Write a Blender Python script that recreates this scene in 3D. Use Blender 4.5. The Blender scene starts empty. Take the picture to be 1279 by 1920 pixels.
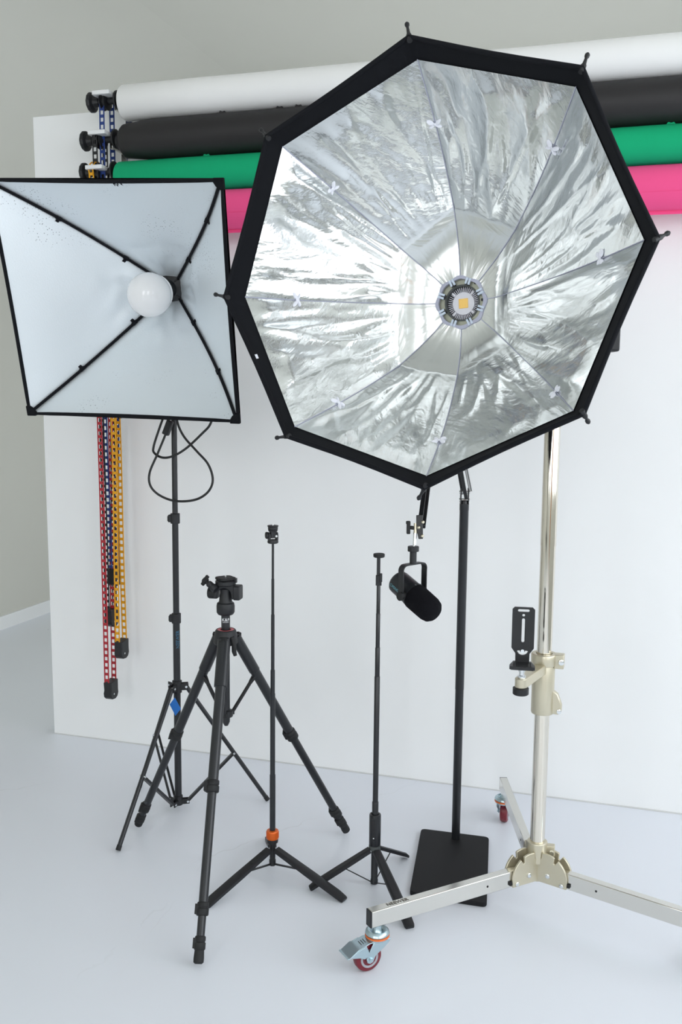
import bpy, bmesh, math, random
import numpy as np
from mathutils import noise as mnoise, Vector

random.seed(7)
sc = bpy.context.scene
COL = sc.collection
PI = math.pi

# ------------------------------------------------------------------ camera
EYE = 1.5
CX, CY, FPX = 639.5, 960.0, 1792.0


def nrm(v):
    v = np.asarray(v, float)
    return v / np.linalg.norm(v)


_nx = nrm([-5290 - CX, 680 - CY, FPX])
_dn = nrm([495 - CX, 15500 - CY, FPX])
_X = -_nx
_Z = -_dn
_Z = nrm(_Z - _X * (_Z @ _X))
_Y = np.cross(_X, _Z)
if _Y[2] < 0:
    _Y = -_Y
RW = np.stack([_X, _Y, _Z])              # world = RW @ (image right, image down, forward)

cam_d = bpy.data.cameras.new('camera')
cam = bpy.data.objects.new('camera', cam_d)
COL.objects.link(cam)
cam_d.sensor_fit = 'VERTICAL'
cam_d.sensor_height = 36.0
cam_d.sensor_width = 24.0
cam_d.lens = FPX / 1920.0 * 36.0
cam_d.clip_start = 0.05
from mathutils import Matrix
_m = np.eye(4)
_m[:3, 0] = RW[:, 0]
_m[:3, 1] = -RW[:, 1]
_m[:3, 2] = -RW[:, 2]
_m[2, 3] = EYE
cam.matrix_world = Matrix(_m.tolist())
sc.camera = cam

# ------------------------------------------------------------------ view, world, daylight
sc.view_settings.view_transform = 'Standard'
sc.view_settings.look = 'None'
sc.view_settings.gamma = 1.0
sc.view_settings.use_curve_mapping = False
sc.view_settings.exposure = 1.02

sc.cycles.max_bounces = 12
sc.cycles.diffuse_bounces = 8
sc.cycles.glossy_bounces = 8
sc.cycles.sample_clamp_indirect = 6.0

world = bpy.data.worlds.new('sky')
sc.world = world
world.use_nodes = True
bg = world.node_tree.nodes['Background']
bg.inputs['Color'].default_value = (0.80, 0.90, 1.0, 1)
bg.inputs['Strength'].default_value = 1.0


def daylight(name, loc, rot, sx, sy, power, color):
    d = bpy.data.lights.new(name, 'AREA')
    d.shape = 'RECTANGLE'
    d.size = sx
    d.size_y = sy
    d.energy = power
    d.color = color
    o = bpy.data.objects.new(name, d)
    COL.objects.link(o)
    o.location = loc
    o.rotation_euler = rot
    return o


# daylight entering through rear and right windows; the unseen far ones are added fill
REAR_Y, RIGHT_X, FAR_Y, LEFT_X, CEIL = -3.2, 2.75, 6.9, -3.775, 3.45
REAR_WIN = [(-2.6, -1.2), (-0.2, 1.2)]
FAR_FILL_WIN = [(-1.9, -0.3), (0.1, 1.7)]  # invented openings hidden by the partition, to brighten left wall and floor
RIGHT_WIN = [(-2.9, -0.9), (-0.6, 1.4), (1.7, 3.4)]
WIN_Z = (1.05, 3.2)
FAR_FILL_Z = (0.3, 1.7)  # kept low so the added light favours the lower left wall
REAR_L, RIGHT_L, FAR_FILL_L = 1.98, 1.66, 2.2
for a, b in REAR_WIN:
    daylight('window_and_fill_daylight', ((a + b) / 2, REAR_Y - 0.12, sum(WIN_Z) / 2), (PI / 2, 0, 0), b - a, WIN_Z[1] - WIN_Z[0], 3.0 * REAR_L * (b - a) * (WIN_Z[1] - WIN_Z[0]), (1.0, 0.985, 0.97))
for a, b in FAR_FILL_WIN:
    daylight('window_and_fill_daylight', ((a + b) / 2, FAR_Y + 0.12, sum(FAR_FILL_Z) / 2), (-PI / 2, 0, 0), b - a, FAR_FILL_Z[1] - FAR_FILL_Z[0], 3.0 * FAR_FILL_L * (b - a) * (FAR_FILL_Z[1] - FAR_FILL_Z[0]), (1.0, 1.0, 0.98))  # hidden fill lamps added to lift the left side of the room
for a, b in RIGHT_WIN:
    daylight('window_and_fill_daylight', (RIGHT_X + 0.12, (a + b) / 2, sum(WIN_Z) / 2), (PI / 2, 0, PI / 2), b - a, WIN_Z[1] - WIN_Z[0], 3.0 * RIGHT_L * (b - a) * (WIN_Z[1] - WIN_Z[0]), (0.96, 0.98, 1.0))


# ------------------------------------------------------------------ pixel helpers (photograph frame -> world points)
def ray(px, py):
    return RW @ np.array([px - CX, py - CY, FPX])


def at_z(px, py, z=0.0):
    d = ray(px, py)
    t = (z - EYE) / d[2]
    return np.array([d[0] * t, d[1] * t, z])


def at_y(px, py, y):
    d = ray(px, py)
    t = y / d[1]
    return np.array([d[0] * t, y, d[2] * t + EYE])


def at_depth(px, py, zc):
    return ray(px, py) * zc / FPX + np.array([0, 0, EYE])


def at_plane(px, py, o, n):
    d = ray(px, py)
    e = np.array([0, 0, EYE])
    return e + d * (((np.asarray(o) - e) @ n) / (d @ n))


def proj(p):
    c = RW.T @ (np.asarray(p, float) - [0, 0, EYE])
    return np.array([CX + FPX * c[0] / c[2], CY + FPX * c[1] / c[2], c[2]])


def z_at(x, y, py):
    lo, hi = -0.5, 4.0
    for _ in range(50):
        m = (lo + hi) / 2
        if proj([x, y, m])[1] > py:
            lo = m
        else:
            hi = m
    return (lo + hi) / 2


def t_at(p0, p1, py):
    p0, p1 = np.asarray(p0, float), np.asarray(p1, float)
    y0, y1 = proj(p0)[1], proj(p1)[1]
    lo, hi = -0.3, 1.3
    for _ in range(50):
        m = (lo + hi) / 2
        if (proj(p0 + (p1 - p0) * m)[1] < py) == (y1 > y0):
            lo = m
        else:
            hi = m
    return (lo + hi) / 2


CR = nrm([RW[0, 0], RW[1, 0], 0])        # camera right, level
CF = nrm([RW[0, 2], RW[1, 2], 0])        # camera forward, level
UP = np.array([0, 0, 1.0])
XA = np.array([1.0, 0, 0])
YA = np.array([0, 1.0, 0])


# ------------------------------------------------------------------ materials
def lin(c):
    return tuple((x / 255 / 12.92) if x / 255 <= 0.04045 else ((x / 255 + 0.055) / 1.055) ** 2.4 for x in c)


def mat(name, rgb, rough=0.5, metal=0.0, spec=0.5, bump=None, var=0.0, trans=0.0):
    """rgb in sRGB bytes; bump = (scale, strength, distance); var = small procedural colour variation"""
    m = bpy.data.materials.new(name)
    m.use_nodes = True
    nt = m.node_tree
    b = nt.nodes['Principled BSDF']
    c = lin(rgb)
    b.inputs['Base Color'].default_value = (*c, 1)
    b.inputs['Roughness'].default_value = rough
    b.inputs['Metallic'].default_value = metal
    b.inputs['Specular IOR Level'].default_value = spec
    tc = nt.nodes.new('ShaderNodeTexCoord')
    if var:
        nz = nt.nodes.new('ShaderNodeTexNoise')
        nz.inputs['Scale'].default_value = 6.0
        nz.inputs['Detail'].default_value = 4.0
        nt.links.new(tc.outputs['Object'], nz.inputs['Vector'])
        mx = nt.nodes.new('ShaderNodeMix')
        mx.data_type = 'RGBA'
        mx.inputs[6].default_value = (*[min(1, x * (1 - var)) for x in c], 1)
        mx.inputs[7].default_value = (*[min(1, x * (1 + var)) for x in c], 1)
        nt.links.new(nz.outputs['Fac'], mx.inputs[0])
        nt.links.new(mx.outputs[2], b.inputs['Base Color'])
    if bump:
        nz = nt.nodes.new('ShaderNodeTexNoise')
        nz.inputs['Scale'].default_value = bump[0]
        nz.inputs['Detail'].default_value = 3.0
        nt.links.new(tc.outputs['Object'], nz.inputs['Vector'])
        bp = nt.nodes.new('ShaderNodeBump')
        bp.inputs['Strength'].default_value = bump[1]
        bp.inputs['Distance'].default_value = bump[2]
        nt.links.new(nz.outputs['Fac'], bp.inputs['Height'])
        nt.links.new(bp.outputs['Normal'], b.inputs['Normal'])
    return m


M = {}
M['wall'] = mat('white_wall_paint', (241, 242, 243), 0.75, spec=0.25, bump=(30, 0.08, 0.002), var=0.012)
M['side_wall'] = mat('side_wall_paint', (202, 202, 195), 0.8, spec=0.25, bump=(30, 0.08, 0.002), var=0.012)
M['ceiling'] = mat('ceiling_paint', (202, 202, 195), 0.8, spec=0.25, var=0.012)
M['caulk'] = mat('grey_caulk', (205, 206, 206), 0.9, var=0.10)
M['base'] = mat('baseboard_paint', (232, 234, 236), 0.6, var=0.01)
M['win'] = mat('window_frame_paint', (228, 229, 230), 0.5, var=0.01)
M['wood'] = mat('reflection_slab_wood', (176, 118, 66), 0.5, bump=(40, 0.2, 0.002), var=0.15)  # brown for the slab added to tint the foil's reflections
M['black_metal'] = mat('black_coated_metal', (24, 25, 28), 0.40, var=0.05)
M['black_satin'] = mat('black_satin_tube', (27, 29, 33), 0.33, var=0.04)
M['black_plastic'] = mat('black_plastic', (22, 23, 27), 0.50, bump=(300, 0.1, 0.0005))
M['black_rubber'] = mat('black_rubber', (17, 18, 20), 0.65, bump=(300, 0.1, 0.0005))
M['black_fabric'] = mat('black_nylon', (11, 13, 19), 0.85, spec=0.25, bump=(700, 0.25, 0.0006))
M['foam'] = mat('black_foam', (17, 17, 21), 0.95, spec=0.1, bump=(500, 0.7, 0.002))
M['cable'] = mat('black_cable', (24, 25, 26), 0.5)
M['plate'] = mat('black_powder_coat', (20, 20, 23), 0.65, spec=0.3, bump=(900, 0.2, 0.0004))
M['chrome'] = mat('warm_chrome', (226, 220, 208), 0.10, 1.0, bump=(3, 0.03, 0.001))
M['steel'] = mat('bright_steel', (222, 220, 214), 0.17, 1.0, bump=(60, 0.04, 0.0005))
M['champagne'] = mat('champagne_cast_metal', (206, 199, 178), 0.36, 0.75, bump=(200, 0.1, 0.0004))
M['zinc'] = mat('pale_blue_zinc', (184, 204, 212), 0.28, 1.0, bump=(25, 0.12, 0.001))
M['bright'] = mat('bright_bolt', (225, 228, 230), 0.2, 1.0)
M['rim_grey'] = mat('grey_wheel_rim', (168, 170, 176), 0.4, 0.3)
M['maroon'] = mat('maroon_polyurethane', (112, 24, 38), 0.35, var=0.06)
M['orange'] = mat('orange_anodised', (214, 98, 28), 0.32, 0.35, var=0.04)
M['orange_seal'] = mat('orange_plastic', (226, 110, 48), 0.45)
M['red_ring'] = mat('red_ring', (205, 84, 92), 0.4)
M['blue_tag'] = mat('blue_card', (28, 106, 190), 0.5, var=0.04)
M['white_plastic'] = mat('white_plastic', (232, 233, 235), 0.4)
M['white_cloth'] = mat('white_cloth', (232, 234, 244), 0.8)
M['grey_hub'] = mat('grey_hub_fabric', (176, 178, 196), 0.7)
M['beige'] = mat('beige_aluminium', (166, 168, 152), 0.45, 0.4)
M['dark_grey'] = mat('dark_grey_plastic', (70, 74, 74), 0.45)
M['strap'] = mat('pale_strap', (200, 212, 228), 0.6)
M['cob_white'] = mat('white_ceramic', (224, 224, 232), 0.4)
M['cob'] = mat('yellow_phosphor', (255, 208, 112), 0.45)
M['bulb'] = mat('white_bulb_glass', (238, 238, 240), 0.10)
M['ink_blue'] = mat('blue_ink', (52, 116, 150), 0.5)
M['ink_white'] = mat('white_ink', (226, 228, 230), 0.5)
M['ink_grey'] = mat('grey_etching', (92, 88, 80), 0.6)
M['ink_teal'] = mat('teal_ink', (96, 150, 160), 0.5)
M['paper_white'] = mat('white_paper', (236, 236, 236), 0.85, spec=0.2, var=0.01)
M['paper_black'] = mat('black_paper', (33, 31, 33), 0.55, spec=0.45, bump=(120, 0.1, 0.001), var=0.06)
M['paper_green'] = mat('green_paper', (20, 168, 116), 0.85, spec=0.2, bump=(90, 0.1, 0.001), var=0.05)
M['paper_pink'] = mat('pink_paper', (244, 88, 146), 0.85, spec=0.2, var=0.015)
M['card'] = mat('cardboard_core', (170, 140, 105), 0.9, var=0.05)
M['chain_red'] = mat('red_chain_plastic', (176, 36, 48), 0.42)
M['chain_yellow'] = mat('yellow_chain_plastic', (232, 164, 16), 0.42)
M['chain_blue'] = mat('blue_chain_plastic', (34, 62, 132), 0.42)
M['chain_black'] = mat('black_chain_plastic', (30, 30, 33), 0.42)


def floor_mat():
    m = mat('white_floor_paint', (225, 229, 237), 0.34, spec=0.4)
    nt = m.node_tree
    b = nt.nodes['Principled BSDF']
    tc = nt.nodes.new('ShaderNodeTexCoord')
    n1 = nt.nodes.new('ShaderNodeTexNoise')
    n1.inputs['Scale'].default_value = 1.6
    n1.inputs['Detail'].default_value = 5
    nt.links.new(tc.outputs['Object'], n1.inputs['Vector'])
    r = nt.nodes.new('ShaderNodeMapRange')
    r.inputs[1].default_value = 0.3
    r.inputs[2].default_value = 0.7
    r.inputs[3].default_value = 0.27
    r.inputs[4].default_value = 0.42
    nt.links.new(n1.outputs['Fac'], r.inputs[0])
    nt.links.new(r.outputs[0], b.inputs['Roughness'])
    # hairline cracks in the paint: thin bands of a strongly stretched voronoi
    mp = nt.nodes.new('ShaderNodeMapping')
    mp.inputs['Scale'].default_value = (0.55, 0.22, 1)
    mp.inputs['Rotation'].default_value = (0, 0, 0.35)
    nt.links.new(tc.outputs['Object'], mp.inputs['Vector'])
    ns = nt.nodes.new('ShaderNodeTexNoise')
    ns.inputs['Scale'].default_value = 14
    nt.links.new(tc.outputs['Object'], ns.inputs['Vector'])
    ad = nt.nodes.new('ShaderNodeMix')
    ad.data_type = 'VECTOR'
    ad.inputs[0].default_value = 0.02
    nt.links.new(mp.outputs[0], ad.inputs[4])
    nt.links.new(ns.outputs['Color'], ad.inputs[5])
    vo = nt.nodes.new('ShaderNodeTexVoronoi')
    vo.feature = 'DISTANCE_TO_EDGE'
    vo.inputs['Scale'].default_value = 1.6
    nt.links.new(ad.outputs[1], vo.inputs['Vector'])
    ra = nt.nodes.new('ShaderNodeMapRange')
    ra.inputs[1].default_value = 0.0
    ra.inputs[2].default_value = 0.0016
    ra.inputs[3].default_value = 0.30
    ra.inputs[4].default_value = 0.0
    nt.links.new(vo.outputs['Distance'], ra.inputs[0])
    mk = nt.nodes.new('ShaderNodeTexNoise')
    mk.inputs['Scale'].default_value = 2.3
    nt.links.new(tc.outputs['Object'], mk.inputs['Vector'])
    rk = nt.nodes.new('ShaderNodeMapRange')
    rk.inputs[1].default_value = 0.46
    rk.inputs[2].default_value = 0.62
    nt.links.new(mk.outputs['Fac'], rk.inputs[0])
    mu = nt.nodes.new('ShaderNodeMath')
    mu.operation = 'MULTIPLY'
    nt.links.new(ra.outputs[0], mu.inputs[0])
    nt.links.new(rk.outputs[0], mu.inputs[1])
    mx = nt.nodes.new('ShaderNodeMix')
    mx.data_type = 'RGBA'
    mx.inputs[6].default_value = (*lin((225, 229, 237)), 1)
    mx.inputs[7].default_value = (*lin((176, 176, 174)), 1)
    nt.links.new(mu.outputs[0], mx.inputs[0])
    nt.links.new(mx.outputs[2], b.inputs['Base Color'])
    return m


M['floor'] = floor_mat()


def foil_mat():
    """bright crinkled foil: creases run along the panel (v) and cross near the rim"""
    m = bpy.data.materials.new('crinkled_silver_foil')
    m.use_nodes = True
    nt = m.node_tree
    b = nt.nodes['Principled BSDF']
    b.inputs['Base Color'].default_value = (0.70, 0.72, 0.72, 1)
    b.inputs['Metallic'].default_value = 1.0
    b.inputs['Roughness'].default_value = 0.19
    uv = nt.nodes.new('ShaderNodeUVMap')
    uv.uv_map = 'UVMap'

    def nz(sx, sy, rot, detail, dist):
        mp = nt.nodes.new('ShaderNodeMapping')
        mp.inputs['Scale'].default_value = (sx, sy, 1)
        mp.inputs['Rotation'].default_value = (0, 0, rot)
        nt.links.new(uv.outputs[0], mp.inputs['Vector'])
        n = nt.nodes.new('ShaderNodeTexNoise')
        n.inputs['Scale'].default_value = 1.0
        n.inputs['Detail'].default_value = detail
        n.inputs['Distortion'].default_value = dist
        nt.links.new(mp.outputs[0], n.inputs['Vector'])
        return n
    a = nz(6, 1.8, 0.35, 4, 0.9)
    c = nz(22, 8, -0.6, 3, 1.6)
    d = nz(60, 60, 0, 2, 0.5)
    b1 = nt.nodes.new('ShaderNodeBump')
    b1.inputs['Strength'].default_value = 0.40
    b1.inputs['Distance'].default_value = 0.009
    nt.links.new(a.outputs['Fac'], b1.inputs['Height'])
    b2 = nt.nodes.new('ShaderNodeBump')
    b2.inputs['Strength'].default_value = 0.24
    b2.inputs['Distance'].default_value = 0.004
    nt.links.new(c.outputs['Fac'], b2.inputs['Height'])
    nt.links.new(b1.outputs['Normal'], b2.inputs['Normal'])
    b3 = nt.nodes.new('ShaderNodeBump')
    b3.inputs['Strength'].default_value = 0.2
    b3.inputs['Distance'].default_value = 0.001
    nt.links.new(d.outputs['Fac'], b3.inputs['Height'])
    nt.links.new(b2.outputs['Normal'], b3.inputs['Normal'])
    nt.links.new(b3.outputs['Normal'], b.inputs['Normal'])
    return m


def matte_silver_mat():
    m = bpy.data.materials.new('pebbled_silver_cloth')
    m.use_nodes = True
    nt = m.node_tree
    b = nt.nodes['Principled BSDF']
    b.inputs['Base Color'].default_value = (0.82, 0.865, 0.90, 1)
    b.inputs['Metallic'].default_value = 0.60
    b.inputs['Roughness'].default_value = 0.52
    tc = nt.nodes.new('ShaderNodeTexCoord')
    v = nt.nodes.new('ShaderNodeTexVoronoi')
    v.inputs['Scale'].default_value = 230
    nt.links.new(tc.outputs['Object'], v.inputs['Vector'])
    b1 = nt.nodes.new('ShaderNodeBump')
    b1.inputs['Strength'].default_value = 0.22
    b1.inputs['Distance'].default_value = 0.0008
    nt.links.new(v.outputs['Distance'], b1.inputs['Height'])
    n = nt.nodes.new('ShaderNodeTexNoise')
    n.inputs['Scale'].default_value = 3
    n.inputs['Detail'].default_value = 1
    nt.links.new(tc.outputs['Object'], n.inputs['Vector'])
    b2 = nt.nodes.new('ShaderNodeBump')
    b2.inputs['Strength'].default_value = 0.25
    b2.inputs['Distance'].default_value = 0.02
    nt.links.new(n.outputs['Fac'], b2.inputs['Height'])
    nt.links.new(b1.outputs['Normal'], b2.inputs['Normal'])
    nt.links.new(b2.outputs['Normal'], b.inputs['Normal'])
    # tiny worn-through specks, gathered in patches
    v2 = nt.nodes.new('ShaderNodeTexVoronoi')
    v2.inputs['Scale'].default_value = 115
    nt.links.new(tc.outputs['Object'], v2.inputs['Vector'])
    lt = nt.nodes.new('ShaderNodeMath')
    lt.operation = 'LESS_THAN'
    lt.inputs[1].default_value = 0.20
    nt.links.new(v2.outputs['Distance'], lt.inputs[0])
    n2 = nt.nodes.new('ShaderNodeTexNoise')
    n2.inputs['Scale'].default_value = 5.5
    nt.links.new(tc.outputs['Object'], n2.inputs['Vector'])
    r2 = nt.nodes.new('ShaderNodeMapRange')
    r2.inputs[1].default_value = 0.56
    r2.inputs[2].default_value = 0.70
    r2.inputs[4].default_value = 0.75
    nt.links.new(n2.outputs['Fac'], r2.inputs[0])
    mu = nt.nodes.new('ShaderNodeMath')
    mu.operation = 'MULTIPLY'
    nt.links.new(lt.outputs[0], mu.inputs[0])
    nt.links.new(r2.outputs[0], mu.inputs[1])
    mx = nt.nodes.new('ShaderNodeMix')
    mx.data_type = 'RGBA'
    mx.inputs[6].default_value = (0.82, 0.865, 0.90, 1)
    mx.inputs[7].default_value = (0.16, 0.18, 0.20, 1)
    nt.links.new(mu.outputs[0], mx.inputs[0])
    nt.links.new(mx.outputs[2], b.inputs['Base Color'])
    return m


M['foil'] = foil_mat()
M['silver'] = matte_silver_mat()


# ------------------------------------------------------------------ mesh building
def basis(ax, up=None):
    ax = nrm(ax)
    if up is None:
        up = UP if abs(ax[2]) < 0.9 else XA
    s = nrm(np.cross(up, ax))
    return ax, s, np.cross(ax, s)


class MB:
    def __init__(self):
        self.v, self.f, self.uv = [], [], {}

    def add(self, vs, fs):
        k = len(self.v)
        self.v += [np.asarray(p, float) for p in vs]
        self.f += [tuple(i + k for i in q) for q in fs]
        return self

    def box(self, c, hx, hy, hz):
        """oriented box: centre and three half vectors"""
        c, hx, hy, hz = (np.asarray(a, float) for a in (c, hx, hy, hz))
        vs = [c + sx * hx + sy * hy + sz * hz for sz in (-1, 1) for sy in (-1, 1) for sx in (-1, 1)]
        fs = [(0, 2, 3, 1), (4, 5, 7, 6), (0, 1, 5, 4), (2, 6, 7, 3), (0, 4, 6, 2), (1, 3, 7, 5)]
        if np.cross(hx, hy) @ hz < 0:
            fs = [q[::-1] for q in fs]
        return self.add(vs, fs)

    def abox(self, x0, x1, y0, y1, z0, z1):
        return self.box(((x0 + x1) / 2, (y0 + y1) / 2, (z0 + z1) / 2), ((x1 - x0) / 2, 0, 0), (0, (y1 - y0) / 2, 0), (0, 0, (z1 - z0) / 2))

    def beam(self, p0, p1, w, h, up=None):
        p0, p1 = np.asarray(p0, float), np.asarray(p1, float)
        ax, s, u = basis(p1 - p0, up)
        return self.box((p0 + p1) / 2, (p1 - p0) / 2, s * w / 2, u * h / 2)

    def lathe(self, p0, ax, prof, n=24, up=None):
        """prof: [(t along the axis, radius)] ; closed at both ends"""
        p0 = np.asarray(p0, float)
        ax, s, u = basis(ax, up)
        vs, fs = [], []
        for t, r in prof:
            for k in range(n):
                a = 2 * PI * k / n
                vs.append(p0 + ax * t + (s * math.cos(a) + u * math.sin(a)) * r)
        for i in range(len(prof) - 1):
            for k in range(n):
                k2 = (k + 1) % n
                fs.append((i * n + k, i * n + k2, (i + 1) * n + k2, (i + 1) * n + k))
        fs.append(tuple(range(n))[::-1])
        fs.append(tuple((len(prof) - 1) * n + k for k in range(n)))
        return self.add(vs, fs)

    def cyl(self, p0, p1, r0, r1=None, n=20):
        p0, p1 = np.asarray(p0, float), np.asarray(p1, float)
        L = np.linalg.norm(p1 - p0)
        return self.lathe(p0, p1 - p0, [(0, r0), (L, r0 if r1 is None else r1)], n)

    def ring(self, p0, ax, prof, n=32):
        """closed profile [(t, r)...] swept about the axis"""
        p0 = np.asarray(p0, float)
        ax, s, u = basis(ax)
        m = len(prof)
        vs, fs = [], []
        for k in range(n):
            a = 2 * PI * k / n
            d = s * math.cos(a) + u * math.sin(a)
            vs += [p0 + ax * t + d * r for t, r in prof]
        for k in range(n):
            k2 = (k + 1) % n
            for i in range(m):
                j = (i + 1) % m
                fs.append((k * m + i, k2 * m + i, k2 * m + j, k * m + j))
        return self.add(vs, fs)

    def tube(self, pts, r, n=10, closed=False):
        pts = [np.asarray(p, float) for p in pts]
        N = len(pts)
        rr = r if isinstance(r, (list, tuple)) else [r] * N
        vs, fs = [], []
        prev = None
        for i, p in enumerate(pts):
            if closed:
                tg = pts[(i + 1) % N] - pts[i - 1]
            else:
                tg = pts[min(i + 1, N - 1)] - pts[max(i - 1, 0)]
            tg = nrm(tg)
            if prev is None:
                _, s, u = basis(tg)
            else:
                s = nrm(prev - tg * (prev @ tg))
                u = np.cross(tg, s)
            prev = s
            for k in range(n):
                a = 2 * PI * k / n
                vs.append(p + (s * math.cos(a) + u * math.sin(a)) * rr[i])
        for i in range(N if closed else N - 1):
            j = (i + 1) % N
            for k in range(n):
                k2 = (k + 1) % n
                fs.append((i * n + k, i * n + k2, j * n + k2, j * n + k))
        if not closed:
            fs.append(tuple(range(n))[::-1])
            fs.append(tuple((N - 1) * n + k for k in range(n)))
        return self.add(vs, fs)

    def prism(self, poly, o, ux, uy, th):
        """polygon in (ux, uy) extruded by th along ux x uy, centred on o's plane"""
        o, ux, uy = (np.asarray(a, float) for a in (o, ux, uy))
        un = nrm(np.cross(ux, uy))
        m = len(poly)
        vs = [o + ux * x + uy * y - un * th / 2 for x, y in poly] + [o + ux * x + uy * y + un * th / 2 for x, y in poly]
        fs = [tuple(range(m))[::-1], tuple(range(m, 2 * m))]
        for i in range(m):
            j = (i + 1) % m
            fs.append((i, j, j + m, i + m))
        return self.add(vs, fs)

    def ball(self, c, ex, ey, ez, n=20, m=12):
        c, ex, ey, ez = (np.asarray(a, float) for a in (c, ex, ey, ez))
        vs, fs = [], []
        for i in range(m + 1):
            th = PI * i / m
            for k in range(n):
                a = 2 * PI * k / n
                vs.append(c + math.sin(th) * (math.cos(a) * ex + math.sin(a) * ey) + math.cos(th) * ez)
        for i in range(m):
            for k in range(n):
                k2 = (k + 1) % n
                fs.append((i * n + k, (i + 1) * n + k, (i + 1) * n + k2, i * n + k2))
        return self.add(vs, fs)

    def build(self, name, material, parent=None, bevel=0.0, smooth=True, angle=38, recalc=True):
        org = ORIGIN.get(root_of(parent).name, np.zeros(3)) if parent else np.zeros(3)
        me = bpy.data.meshes.new(name)
        me.from_pydata([tuple(p - org) for p in self.v], [], self.f)
        bm = bmesh.new()
        bm.from_mesh(me)
        bmesh.ops.remove_doubles(bm, verts=bm.verts, dist=1e-6)
        if recalc:
            bmesh.ops.recalc_face_normals(bm, faces=bm.faces)
        bm.to_mesh(me)
        bm.free()
        me.materials.append(M[material])
        if smooth:
            for p in me.polygons:
                p.use_smooth = True
            me.set_sharp_from_angle(angle=math.radians(angle))
        ob = bpy.data.objects.new(name, me)
        COL.objects.link(ob)
        if parent:
            ob.parent = parent
        if bevel:
            md = ob.modifiers.new('bevel', 'BEVEL')
            md.width = bevel
            md.segments = 2
            md.limit_method = 'ANGLE'
            md.angle_limit = math.radians(40)
        return ob


ORIGIN = {}


def root_of(o):
    while o.parent:
        o = o.parent
    return o


def thing(name, label, cat, loc, group=None):
    o = bpy.data.objects.new(name, None)
    COL.objects.link(o)
    o.empty_display_size = 0.05
    o.location = tuple(float(x) for x in loc)
    ORIGIN[o.name] = np.asarray(loc, float)
    return tag(o, label, cat, group)


def tag(o, label, cat, group=None):
    o['label'] = label
    o['category'] = cat
    if group:
        o['group'] = group
    return o


def struct(o):
    o['kind'] = 'structure'
    return o


def plabel(o, text):
    o['label'] = text
    return o


def lettering(name, s, size, o, ux, uy, material, parent, wrap=None, th=0.0004):
    """flat raised lettering centred on o; wrap = radius when it lies round a tube whose axis is ux"""
    cu = bpy.data.curves.new(name, 'FONT')
    cu.body = s
    cu.size = size
    cu.align_x = 'CENTER'
    cu.align_y = 'CENTER'
    cu.extrude = th
    tmp = bpy.data.objects.new(name + '_tmp', cu)
    COL.objects.link(tmp)
    bpy.context.view_layer.update()
    me = bpy.data.meshes.new_from_object(tmp.evaluated_get(bpy.context.evaluated_depsgraph_get()))
    bpy.data.objects.remove(tmp)
    o, ux, uy = np.asarray(o, float), nrm(ux), nrm(uy)
    un = np.cross(ux, uy)
    org = ORIGIN.get(root_of(parent).name, np.zeros(3))
    for v in me.vertices:
        x, y, z = v.co
        dz = 0.0
        if wrap:
            dz = -(wrap - math.sqrt(max(wrap * wrap - y * y, 0)))
        v.co = tuple(o + ux * x + uy * y + un * (z + dz) - org)
    me.materials.append(M[material])
    ob = bpy.data.objects.new(name, me)
    COL.objects.link(ob)
    ob.parent = parent
    return ob


def holed_plate(name, outline, holes, th, o, ux, uy, material, parent):
    """a plate with real holes: 2D filled curve turned into a mesh"""
    cu = bpy.data.curves.new(name, 'CURVE')
    cu.dimensions = '2D'
    cu.fill_mode = 'BOTH'
    cu.extrude = th / 2
    for loop in [outline] + holes:
        sp = cu.splines.new('POLY')
        sp.points.add(len(loop) - 1)
        for p, (x, y) in zip(sp.points, loop):
            p.co = (x, y, 0, 1)
        sp.use_cyclic_u = True
    tmp = bpy.data.objects.new(name + '_tmp', cu)
    COL.objects.link(tmp)
    bpy.context.view_layer.update()
    me = bpy.data.meshes.new_from_object(tmp.evaluated_get(bpy.context.evaluated_depsgraph_get()))
    bpy.data.objects.remove(tmp)
    o, ux, uy = np.asarray(o, float), nrm(ux), nrm(uy)
    un = np.cross(ux, uy)
    org = ORIGIN.get(root_of(parent).name, np.zeros(3))
    for v in me.vertices:
        x, y, z = v.co
        v.co = tuple(o + ux * x + uy * y + un * z - org)
    me.materials.append(M[material])
    ob = bpy.data.objects.new(name, me)
    COL.objects.link(ob)
    ob.parent = parent
    return ob


def rrect(x0, x1, y0, y1, r, n=5):
    out = []
    for cx, cy, a0 in ((x1 - r, y1 - r, 0), (x0 + r, y1 - r, 90), (x0 + r, y0 + r, 180), (x1 - r, y0 + r, 270)):
        for i in range(n + 1):
            a = math.radians(a0 + 90 * i / n)
            out.append((cx + r * math.cos(a), cy + r * math.sin(a)))
    return out


def smooth_path(pts, n=8):
    """Catmull-Rom through the points"""
    P = [np.asarray(p, float) for p in pts]
    P = [2 * P[0] - P[1]] + P + [2 * P[-1] - P[-2]]
    out = []
    for i in range(1, len(P) - 2):
        a, b, c, d = P[i - 1:i + 3]
        for k in range(n):
            t = k / n
            out.append(0.5 * ((2 * b) + (-a + c) * t + (2 * a - 5 * b + 4 * c - d) * t * t + (-a + 3 * b - 3 * c + d) * t ** 3))
    out.append(P[-2])
    return out


# ================================================================== THE ROOM
W = 0.12
PART_Y = 3.528
struct(MB().abox(LEFT_X - W, RIGHT_X + W, REAR_Y - W, FAR_Y + W, -0.1, 0).build('floor', 'floor', smooth=False))
struct(MB().abox(LEFT_X - W, RIGHT_X + W, REAR_Y - W, FAR_Y + W, CEIL, CEIL + 0.1).build('ceiling', 'ceiling', smooth=False))
struct(MB().abox(LEFT_X - W, LEFT_X, REAR_Y - W, FAR_Y + W, 0, CEIL).build('wall_left', 'side_wall', smooth=False))

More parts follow.
